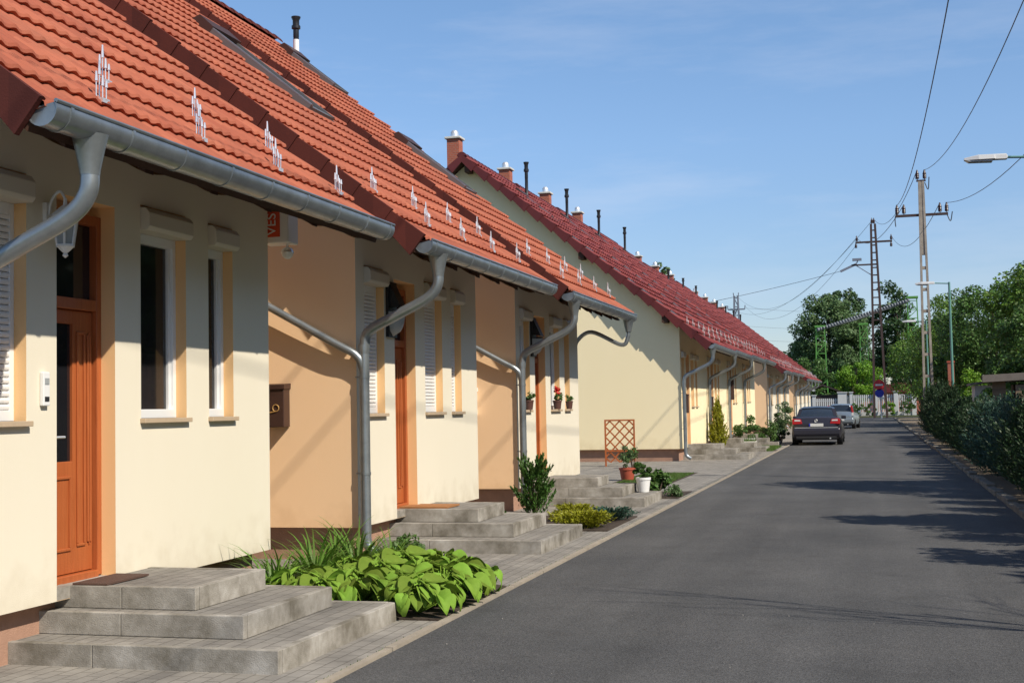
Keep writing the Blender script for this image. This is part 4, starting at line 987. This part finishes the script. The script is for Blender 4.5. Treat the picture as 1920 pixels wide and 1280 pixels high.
b = MB(); b.tube(bez([(-1.17, 0, 10.8), (-1.27, 0, 10.5), (-1.25, 0, 10.1)], 5), .025, 5); b.tube(bez([(1.14, 0, 10.6), (1.3, 0, 10.25), (1.4, 0, 10.7)], 5), .025, 5); b.tube(bez([(.17, 0, 12.2), (.32, 0, 11.85), (.38, 0, 12.45)], 5), .025, 5); b.build('jumper_loop', M['wire'], t)
P2 = (.35, 134.5)
def steel_lattice(t, H, w0, w1, step, mt, leg=.13):
    b = MB()
    for sx in (-1, 1):
        for sy in (-1, 1): b.beam((sx*w0/2, sy*w0/2, 0), (sx*w1/2, sy*w1/2, H), leg, leg)
    z = 0; k_ = 0
    while z < H-step*.5:
        z2 = min(z+step, H); a = (w0+(w1-w0)*z/H)/2; c = (w0+(w1-w0)*z2/H)/2; s = 1 if k_ % 2 else -1
        for sy in (-1, 1):
            b.beam((-s*a, sy*a, z), (s*c, sy*c, z2), leg*.5, leg*.5); b.beam((sy*a, -s*a, z), (sy*c, s*c, z2), leg*.5, leg*.5); b.beam((-c, sy*c, z2), (c, sy*c, z2), leg*.5, leg*.5)
        z = z2; k_ += 1
    return b.build('mast', mt, t)
t = thing('power_pole', 'dark rusty steel lattice power pole with crossarm and side switch arm, behind the road signs', 'power pole', (P2[0]+.2, P2[1], 0))
b = MB()
for s, xb, xt in ((-1, -.45, -.18), (1, .75, .2)):
    b.beam((xb, 0, 0), (xt, 0, 19.4), .22, .24)
z = 9.0
while z < 19: u = z/19.4; b.beam((-.45+.27*u, 0, z), (.75-.55*u, 0, z), .12, .12); z += .75
b.build('mast', M['steelpole'], t)
MB().box(-1.75, 1.8, -.1, .1, 17.5, 17.68).build('crossarm', M['steelpole'], t)
MB().box(-2.2, .3, -.08, .08, 15.25, 15.4).build('switch_arm', M['steelpole'], t)
b = MB(); b.beam((-1.7, 0, 15.25), (-.35, 0, 14.3), .08, .08); b.beam((-3.3, 0, 14.75), (-1.7, 0, 15.45), .16, .22); b.box(-2.1, -1.2, -.15, .15, 15.75, 16.0); b.beam((-1.8, 0, 15.3), (-1.55, 0, 15.8), .1, .1); b.build('switch_gear', M['greysteel'], t)
for x, z in ((-1.7, 17.0), (-1.6, 17.68), (1.7, 17.0), (1.72, 17.68), (-.1, 19.4), (.1, 19.4)):
    b = MB(); insulator(b, x, z, h=.6, r=.13); b.build('insulator', M['insul'], t, smooth=True)
PX = (-29.5, 300.0)
t = thing('pylon', 'distant dark lattice pylon rising above the far house roofs', 'pylon', (PX[0], PX[1], 0))
steel_lattice(t, 26.5, 2.2, .8, 2.0, M['greysteel'], .32)
b = MB(); b.beam((-1.9, 0, 23.4), (1.9, 0, 23.4), .3, .3); b.beam((-1.9, 0, 23.4), (-2.0, 0, 24.3), .2, .2); b.beam((1.9, 0, 23.4), (2.0, 0, 24.3), .2, .2); b.beam((-.9, 0, 22.9), (-.0, 0, 22.4), .2, .2); b.beam((-.5, 0, 26.4), (-.6, 0, 27.2), .2, .2); b.beam((.5, 0, 26.4), (.6, 0, 27.2), .2, .2); b.build('crossarm', M['greysteel'], t)
def street_lamp(y, label, H=6.55, x=3.25):
    t = thing('street_lamp', label, 'street lamp', (x, y, 0), 0, 'street lamps on the right verge')
    MB().tube([(0, 0, 0), (0, 0, 1.3), (0, 0, 1.32), (0, 0, H)], [.085, .085, .062, .045], 12).build('pole', M['greenmetal'], t, smooth=True)
    MB().tube([(.03, 0, H-.06), (-.62, 0, H-.02)], .024, 8).build('arm', M['greenmetal'], t)
    b = MB(); 
    def sec(x, w, z0, z1): return [(x, -w, z0), (x, -w*.8, z0+(z1-z0)*.7), (x, 0, z1), (x, w*.8, z0+(z1-z0)*.7), (x, w, z0), (x, 0, z0-.0)]
    ss = [sec(-.58, .05, H-.045, H+.02), sec(-.60, .08, H-.06, H+.05), sec(-.80, .09, H-.055, H+.055), sec(-.82, .12, H-.05, H+.055), sec(-1.1, .13, H-.05, H+.06), sec(-1.36, .07, H-.04, H+.01)]
    n = 6; vs = [p for q in ss for p in q]; f = []
    for i in range(len(ss)-1):
        for k_ in range(n): f.append((i*n+k_, i*n+(k_+1) % n, (i+1)*n+(k_+1) % n, (i+1)*n+k_))
    f += [tuple(range(n)), tuple(range(len(vs)-1, len(vs)-1-n, -1))]
    b.add(vs, f).build('lamp_head', M['lamp'], t)
    MB().prism([(-1.34, H-.042), (-1.28, H-.085), (-.86, H-.10), (-.83, H-.052)], 'y', -.09, .09).build('lamp_glass', M['lampglass'], t, bevel=.01)
    return t
street_lamp(26.0, 'nearest street lamp, its grey head and arm entering from the right edge against the sky', 6.15, 3.18)
street_lamp(57.0, 'pale green street lamp standing right of the concrete ladder pole', 6.5, 3.22)
street_lamp(81.0, 'farther street lamp whose white head shows left of the concrete ladder pole', 6.35, 3.2)
def cable(pts, sag, r=.014, label='', n=28, grp='overhead power wires'):
    a, c = Vector(pts[0]), Vector(pts[1]); P = []
    for i in range(n+1):
        u = i/n; p = a.lerp(c, u); p.z -= sag*4*u*(1-u); P.append(p)
    o = MB().tube(P, r, 5).build('power_wire', M['wire']); tag(o, label, 'wire', grp); return o
z1 = 11.15
cable([(P1[0]-1.17, 66, z1), (1.75, -3, 11.3)], 2.2, .013, 'leftmost overhead wire running from the concrete pole crossarm towards us')
cable([(P1[0]+.17, 66, 12.8), (3.95, -3, 12.6)], 2.6, .013, 'middle overhead wire running from the top of the concrete pole towards us')
cable([(P1[0]+1.14, 66, z1), (5.9, -3, 11.2)], 2.6, .013, 'rightmost overhead wire crossing behind the nearest street lamp')
cable([(P1[0]-.85, 66, z1), (P2[0]-1.5, P2[1], 18.2)], 1.2, .018, 'wire from the left end of the concrete pole crossarm to the dark steel pole')
cable([(P1[0]-.17, 66, 12.8), (P2[0]+.3, P2[1], 19.9)], 1.4, .018, 'wire from the concrete pole top to the dark steel pole top')
cable([(P1[0]+.83, 66, z1), (P2[0]+1.9, P2[1], 18.2)], 1.6, .018, 'wire from the right end of the concrete pole crossarm to the dark steel pole')
for i, (zz, x_, lb) in enumerate(((19.8, .2, 'topmost'), (18.0, -1.5, 'second'), (17.3, -1.5, 'third'))):
    cable([(P2[0]+x_, P2[1], zz), (PX[0]+(i-1)*1.9, PX[1], 24.2+(2.5 if i == 1 else 0))], 5.0, .02, lb + ' of the thin wires from the dark steel pole down to the distant pylon')
cable([(P2[0]-3.0, P2[1], 14.8), (-42, 150, 11.0)], .9, .022, 'slack wire from the switch arm of the dark steel pole over the red roofs')
for i, zz in enumerate((23.6, 19.5, 16.5)):
    cable([(PX[0]+1.9, PX[1], zz), (30, 330, zz+1.0)], 1.5, .022, ['upper', 'middle', 'lower'][i] + ' faint wire from the distant pylon to the right behind the trees')
# signs
t = thing('road_sign', 'no entry sign over a blue round sign on one grey post at the road end', 'road sign', (.62, 130.5, 0))
MB().tube([(.12, 0, 0), (.12, 0, 3.7)], .07, 8).build('post', M['lamp'], t)
def disc(x, z, r, y, mt, nm, par):
    b = MB(); n = 28; vs = [(x+r*math.cos(2*PI*k_/n), y, z+r*math.sin(2*PI*k_/n)) for k_ in range(n)] + [(x+r*math.cos(2*PI*k_/n), y+.03, z+r*math.sin(2*PI*k_/n)) for k_ in range(n)]
    return b.add(vs, [tuple(range(n)), tuple(range(2*n-1, n-1, -1))] + [(k_, (k_+1) % n, n+(k_+1) % n, n+k_) for k_ in range(n)]).build(nm, mt, par)
d = disc(0, 3.22, .50, -.11, M['red'], 'red_disc', t); MB().box(-.36, .36, -.125, -.113, 3.13, 3.30).build('white_bar', M['plate'], d)
d = disc(0, 2.42, .42, -.11, M['blue'], 'blue_disc', t); MB().box(-.05, .45, -.115, -.10, 1.85, 2.02).build('white_plate', M['plate'], t)
# ------------------------------------------------------------------ road end: fence, hut, green gantries
FY = 141.0
t = thing('picket_fence', 'white picket fence with square posts closing the end of the road', 'fence', (0, FY, 0))
b = MB()
b.box(-9, 4.2, -.15, .15, 0, .55); b.build('base_wall', M['fence'], t)
x = -8.9; b = MB()
while x < 3.9:
    hh = 2.05 if x < -3.0 else 2.35; b.box(x, x+.13, -.03, .03, .55, hh); x += .21
b.box(-9, 4.2, .03, .07, .75, .87); b.box(-9, -3.0, .03, .07, 1.75, 1.87); b.box(-3.0, 4.2, .03, .07, 2.05, 2.17); b.build('pickets', M['fence'], t)
for x, w_, hh in ((-9.0, .4, 2.4), (-6.0, .35, 2.35), (-3.1, .9, 2.6), (-2.2, .3, 2.6), (.3, .4, 2.6), (2.3, .4, 2.6), (4.1, .45, 2.75)):
    b = MB(); b.box(x-w_/2, x+w_/2, -.25, .25, 0, hh); b.box(x-w_/2-.08, x+w_/2+.08, -.33, .33, hh, hh+.1); b.build('post', M['fence'], t)
struct(MB().box(-4, 5.5, 139.6, 140.7, -.02, .15).build('grass_verge', M['ground']))
for i, (x, r_, mt_) in enumerate(((-1.6, .8, 'l_mid'), (-.3, .75, 'l_mid'), (1.6, .8, 'l_bright'), (3.4, .9, 'l_mid'))):
    bush('fence_bush', ['leftmost', 'second', 'third', 'rightmost'][i] + ' leafy bush before the white picket fence', 'shrub', (x, 140.0, .1), (r_, .5, r_*1.0), M[mt_], 1100, .16, seed=60+i, group='bushes along the white fence')
t = thing('shed', 'low dark roofed shed behind the white fence', 'shed', (-5.4, 150, 0))
MB().box(-2.6, 2.6, 0, 4, 0, 2.5).build('wall', M['darkroof'], t); MB().prism([(-3.1, 2.45), (0, 3.7), (3.1, 2.45), (3.1, 2.3), (0, 3.5), (-3.1, 2.3)], 'y', -.5, 4.5).build('roof', M['darkroof'], t)
t = thing('white_hut', 'small white gabled hut at the left end of the white fence', 'hut', (-8.0, 143, 0))
MB().prism([(-1.5, 0), (1.2, 0), (1.2, 2.9), (0, 3.3), (-1.5, 3.3)], 'y', 0, 2.5).build('wall', M['fence'], t); MB().prism([(1.9, 2.85), (.2, 3.45), (-1.8, 3.5), (-1.8, 3.62), (.2, 3.6), (2.0, 3.0)], 'y', -.3, 2.8).build('roof', M['fence'], t)
t = thing('far_house', 'low house with dull red roof and dark red wall behind the white fence', 'house', (3.0, 165, 0))
MB().box(-5, 5, 0, 6, 0, 3.0).build('wall', M['brick'], t); MB().prism([(-5.6, 2.9), (0, 3.9), (5.6, 2.9), (5.6, 2.7), (-5.6, 2.7)], 'y', -.5, 6.5).build('roof', M['redverge'], t)
def gantry(x, y, H, label, w0=.9, w1=.7):
    t = thing('green_mast', label, 'lattice mast', (x, y, 0), 0, 'bright green lattice masts beyond the fence'); steel_lattice(t, H, w0, w1, 1.1, M['lime'], .10)
    MB().box(-w1/2-.15, w1/2+.15, -w1/2-.15, w1/2+.15, H, H+.25).build('cap', M['lime'], t)
gantry(-6.0, 165, 10.9, 'left bright green lattice mast carrying the grey pipe', 1.5, 1.0)
gantry(-.9, 175, 11.6, 'middle bright green lattice mast, half hidden by trees', 1.2, .9)
gantry(5.2, 172, 14.6, 'right bright green lattice mast beside the dark steel pole', 1.6, 1.1)
o = MB().tube([(-6.3, 164, 10.6), (-1.5, 170, 12.2), (4.6, 171, 14.2)], .2, 10).build('overhead_pipe', M['greypipe'], smooth=True); tag(o, 'grey ribbed pipe carried over the trees between green masts', 'pipe')
b = MB()
for i in range(34):
    u = i/33; a = Vector((-6.3, 164, 10.6)).lerp(Vector((4.6, 171, 14.3)), u); b.tube([a, a+Vector((.12, .07, .04))], .225, 8)
rb = b.build('rib', M['greypipe'], o)
# ------------------------------------------------------------------ trees beyond
BT = 'trees beyond the road end'
tree('willow_tree', 'big light green spreading tree left behind the white fence', 'tree', (-5.6, 185, 0), 18.0, (6.0, 5, 8.2), M['l_far'], 26000, .40, ncl=110, trunk=.5, seed=31, group=BT, clr=(.14, .3))
tree('poplar_tree', 'dark upright poplar right of the big light green tree', 'tree', (-3.2, 200, 0), 20.5, (3.3, 3.3, 8.5), M['l_pop'], 7500, .48, ncl=60, trunk=.5, seed=32, group=BT, clr=(.12, .26))
tree('poplar_tree', 'dark dense poplar behind the dark steel pole', 'tree', (3.6, 195, 0), 20.2, (4.2, 4, 9.0), M['l_pop'], 11000, .48, ncl=60, trunk=.5, seed=33, group=BT, clr=(.12, .26))
tree('small_tree', 'bright green round low tree behind the fence, left of the road signs', 'tree', (-1.7, 152, 0), 7.2, (3.2, 2.5, 3.2), M['l_bright'], 8000, .26, ncl=40, trunk=.25, seed=34, group=BT)
tree('small_tree', 'low dull green bush-like tree behind the far end of the houses', 'tree', (-7.0, 158, 0), 7.5, (3.0, 2.5, 3.6), M['l_mid'], 5000, .3, ncl=36, trunk=.25, seed=35, group=BT)
tree('roadside_tree', 'dark green tree behind the concrete ladder pole', 'tree', (5.6, 112, 0), 9.2, (3.6, 5, 4.4), M['l_mid'], 12000, .24, ncl=60, trunk=.3, seed=36, group=BT)
tree('roadside_tree', 'dull green tree overhanging the right end of the white fence', 'tree', (4.5, 128, 0), 8.6, (3.2, 4, 4.2), M['l_walnut'], 9000, .25, ncl=50, trunk=.3, seed=37, group=BT)
tree('roadside_tree', 'small grey-green treetop showing above the dark red roofs', 'tree', (-17.2, 108, 0), 14.6, (2.3, 2.5, 4.5), M['l_far'], 2600, .3, ncl=26, trunk=.3, seed=38, group=BT, clr=(.12, .24))
RT = 'garden trees on the right'
tree('walnut_tree', 'large bright leaved walnut tree behind the second street lamp', 'tree', (8.2, 66, 0), 9.0, (3.6, 4.0, 4.2), M['l_walnut'], 26000, .19, ncl=80, trunk=.3, seed=41, group=RT, clr=(.13, .27))
tree('walnut_tree', 'leafy walnut tree at the right edge above the plank shed', 'tree', (8.4, 52, 0), 8.0, (3.2, 3.4, 3.7), M['l_walnut'], 24000, .17, ncl=80, trunk=.28, seed=42, group=RT, clr=(.13, .27))
tree('walnut_tree', 'dark green tree between the ladder pole and the big walnut', 'tree', (7.2, 84, 0), 9.6, (3.4, 5, 4.5), M['l_mid'], 22000, .2, ncl=70, trunk=.3, seed=43, group=RT, clr=(.13, .27))
tree('pear_tree', 'dark upright treetop rising highest at the right edge', 'tree', (11.0, 88, 0), 13.2, (2.2, 2.2, 5.0), M['l_pop'], 7000, .22, ncl=46, trunk=.3, seed=44, group=RT, clr=(.1, .22))
bush('vine', 'yellow-green climbing vine on the right verge behind the ladder pole', 'shrub', (4.9, 72, 0), (.9, 1.4, 1.7), M['l_bright'], 4200, .15, ncl=34, seed=45, clr=(.15, .3))
bush('vine', 'light green tangle behind the foot of the second street lamp', 'shrub', (4.6, 52, 0), (1.0, 2.0, 1.25), M['l_walnut'], 6000, .13, ncl=34, seed=46, clr=(.15, .3))
bush('garden_bush', 'mid green bush under the walnut tree', 'shrub', (5.9, 48, 0), (1.2, 2.2, 1.35), M['l_walnut'], 7000, .13, ncl=34, seed=47, clr=(.15, .3))
tree('walnut_tree', 'mid green tree filling the gap right of the concrete ladder pole', 'tree', (4.7, 95, 0), 9.9, (2.4, 4.5, 4.6), M['l_walnut'], 14000, .18, ncl=60, trunk=.24, seed=48, group=RT, clr=(.13, .27))
tree('walnut_tree', 'low leafy tree directly behind the second street lamp pole', 'tree', (6.3, 58, 0), 6.2, (2.0, 3.0, 2.9), M['l_mid'], 14000, .16, ncl=60, trunk=.2, seed=49, group=RT, clr=(.13, .27))
tree('walnut_tree', 'nearest leafy walnut on the right, crown cut by the frame above the plank shed', 'tree', (7.0, 45, 0), 5.9, (2.4, 3.0, 2.6), M['l_walnut'], 20000, .15, ncl=70, trunk=.22, seed=52, group=RT, clr=(.14, .28))
tree('walnut_tree', 'bright green tree behind the big walnut at the right edge', 'tree', (10.6, 74, 0), 9.6, (4.2, 4.0, 4.6), M['l_walnut'], 22000, .2, ncl=80, trunk=.3, seed=53, group=RT, clr=(.14, .28))
for i, (x, y, H_, rx, mt_, lb) in enumerate(((-9.5, 205, 12.5, 5.2, 'l_mid', 'leftmost, behind the last house roofs'), (-1.5, 215, 11.5, 5.5, 'l_far', 'behind the middle green mast'), (6.5, 210, 14.5, 5.5, 'l_mid', 'behind the right green mast'), (12.5, 200, 15.0, 5.5, 'l_pop', 'between the two power poles'), (-5.2, 176, 7.5, 4.2, 'l_pop', 'low, round the foot of the left green mast'))):
    tree('distant_tree', 'distant broad green tree ' + lb, 'tree', (x, y, 0), H_, (rx, 4, H_*.47), M[mt_], 9000, .42, ncl=70, trunk=.4, seed=90+i, group=BT, clr=(.16, .3))
tree('walnut_tree', 'mid green tree seen between the ladder pole and the second street lamp', 'tree', (5.4, 88, 0), 9.0, (1.9, 3.5, 4.2), M['l_mid'], 13000, .2, ncl=60, trunk=.22, seed=54, group=RT, clr=(.14, .28))
OG = 'big trees of the gardens beyond the right edge'
gt = tree('garden_tree', 'big leafy garden tree beyond the right edge, first towards us', 'tree', (10.5, 2, 0), 8.5, (3.4, 3.6, 3.9), M['l_mid'], 10000, .46, ncl=60, trunk=.3, seed=50, group=OG, clr=(.16, .3))
for i, (x, y) in enumerate(((10.2, 9), (10.8, 16), (10.4, 24), (11.2, 31), (11.0, 39), (10.5, -5))): dup(gt, (x, y, 0), i*1.3, 'big leafy garden tree beyond the right edge, ' + ['second', 'third', 'fourth', 'fifth', 'sixth', 'rearmost'][i] + ' in its row')
for i, (x, y) in enumerate(((18, -4), (18.5, 5), (18, 14), (19, 23), (18.5, 32), (19, 41), (19.5, 50))): dup(gt, (x, y, 0), 2+i*1.7, 'unseen tall tree added to block sky light, ' + ['rearmost', 'second', 'third', 'fourth', 'fifth', 'sixth', 'seventh'][i] + ' in the far row', (1.5, 1.5, 1.62))  # far row out of view, added to cut sky light on the facades
# conifer hedge, each plant its own object
HG = 'dark conifers of the hedge on the right'
rng = random.Random(77)
def conifer(seed, mt):
    return shoots('hedge_conifer', '', 'conifer', (0, -50, 0), .80, 2.1, M[mt], 340, 46, .075, seed, group=HG, asp=.28, cone=.35, lean=.0)
proto = [conifer(71, 'l_dark'), conifer(72, 'l_dark'), conifer(73, 'l_blue')]
ordn = ['first', 'second', 'third', 'fourth', 'fifth', 'sixth', 'seventh', 'eighth', 'ninth', 'tenth', 'eleventh', 'twelfth', 'thirteenth', 'fourteenth', 'fifteenth', 'sixteenth', 'seventeenth', 'eighteenth', 'nineteenth', 'twentieth', 'twenty-first', 'twenty-second', 'twenty-third', 'twenty-fourth', 'twenty-fifth', 'twenty-sixth', 'twenty-seventh', 'twenty-eighth']
y = 15.0; i = 0; used = [False]*3
HC = []
while y < 125 and i < 28:
    HC.append(y); y += 1.35 if y < 40 else (2.4 if y < 60 else 7.0); i += 1
for i, y in enumerate(HC):
    k_ = 2 if (24 < y < 29) else rng.randrange(2); far = y > 60
    s = (rng.uniform(.95, 1.15)*(1.0 if not far else 1.5), rng.uniform(1.0, 1.25)*(1 if not far else 4.2), rng.uniform(.8, 1.0)*(.84 if y < 24 else (.76 if y < 46 else 1.1)))
    lb = ('bluish' if k_ == 2 else 'dark green') + ' conifer, ' + ordn[i] + ' from the front in the hedge on the right'
    x = 2.56 + rng.uniform(-.06, .08) + (.3 if far else 0)
    if not used[k_]:
        o = proto[k_]; used[k_] = True; o.location = (x, y, 0); o.rotation_euler = (0, 0, rng.uniform(0, 6)); o.scale = s; o['label'] = lb
    else: dup(proto[k_], (x, y, 0), rng.uniform(0, 6), lb, s)
# trees outside the frame on the right whose shade falls on the road
OT = 'trees beyond the right edge shading the road'
tree('spruce_tree', 'tall spruce just outside the right edge, shading the road before the hedge', 'tree', (5.2, 22.6, 0), 7.6, (1.5, 2.0, 3.5), M['l_dark'], 24000, .13, ncl=50, trunk=.14, seed=81, shape='round', group=OT)
tree('spruce_tree', 'broad spruce just outside the right edge, shading the road at the frame side', 'tree', (5.0, 15.6, 0), 5.9, (1.2, 1.3, 2.7), M['l_dark'], 14000, .13, ncl=40, trunk=.12, seed=82, group=OT)
tree('spruce_tree', 'sparse young tree outside the right edge, throwing ragged shade', 'tree', (4.4, 12.2, 0), 4.3, (1.0, 1.0, 1.7), M['l_mid'], 2600, .14, ncl=24, trunk=.06, seed=83, group=OT)
# bare thin tree
t = thing('bare_tree', 'thin nearly bare young tree outside the right edge', 'tree', (4.6, 7.6, 0), 0, OT)
b = MB(); rg = random.Random(9)
def branch(p, d, l, r, lev):
    q = p+d*l; b.tube([p, p.lerp(q, .5)+Vector((rg.uniform(-.03, .03), rg.uniform(-.03, .03), 0)), q], [r, r*.85, r*.6], 5)
    if lev == 0: return
    for _ in range(3 if lev > 1 else 4):
        nd = (d+Vector((rg.uniform(-.6, .6), rg.uniform(-.45, .45), rg.uniform(-.1, .35)))).normalized(); branch(p.lerp(q, rg.uniform(.5, 1)), nd, l*rg.uniform(.55, .8), r*.5, lev-1)
branch(Vector((0, 0, 0)), Vector((0, 0, 1)), 2.6, .05, 5 if False else 4)
b.build('branches', M['bark'], t)
# ------------------------------------------------------------------ plank shed on the right
t = thing('plank_shed', 'weathered grey plank shed with sheet roof behind the hedge on the right', 'shed', (3.22, 38.5, 0), R_(-4))
b = MB(); z = .9
for i in range(6): b.box(.6, 4.2, .0+(.01 if i % 2 else 0), .04, .35+i*.27, .35+i*.27+.255)
b.build('plank_wall', M['planks'], t)
MB().box(.0, .35, .2, .5, .3, 2.1).build('door_post', M['planks'], t)
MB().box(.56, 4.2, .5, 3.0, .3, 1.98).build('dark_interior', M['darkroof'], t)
MB().prism([(-.25, 2.05), (4.4, 2.22), (4.4, 2.42), (-.25, 2.25)], 'y', -.12, 3.2).build('roof', M['sheet'], t)
t = thing('garden_hut', 'small red and white hut wall showing between the pole and the hedge', 'hut', (4.6, 60, 0))
MB().box(-.3, 1.6, 0, 2, 0, 2.2).build('wall', M['mortar'], t); MB().prism([(-.5, 2.2), (1.8, 2.5), (1.8, 2.6), (-.5, 2.3)], 'y', -.2, 2.2).build('roof', M['sheet'], t)
t = thing('brick_chimney', 'slim red brick chimney between street lamp and ladder pole', 'chimney', (3.50, 63, 0)); MB().box(-.14, .14, -.14, .14, 0, 3.3).build('stack', M['brick'], t); MB().box(-.17, .17, -.17, .17, 3.3, 3.38).build('cap', M['terr'], t)
# grit on the road
b = MB(); rg = random.Random(4)
for i in range(60):
    x, y = rg.uniform(-3, 1.8), 7+rg.random()**2*45; s = rg.uniform(.003, .007); b.add([(x-s, y, .001), (x, y-s, .001), (x+s, y, .001), (x, y+s, .001), (x, y, s)], [(0,1,4),(1,2,4),(2,3,4),(3,0,4)])
o = b.build('road_grit', M['pebble']); o['kind'] = 'stuff'; o['label'] = 'scattered pale grit on the asphalt'
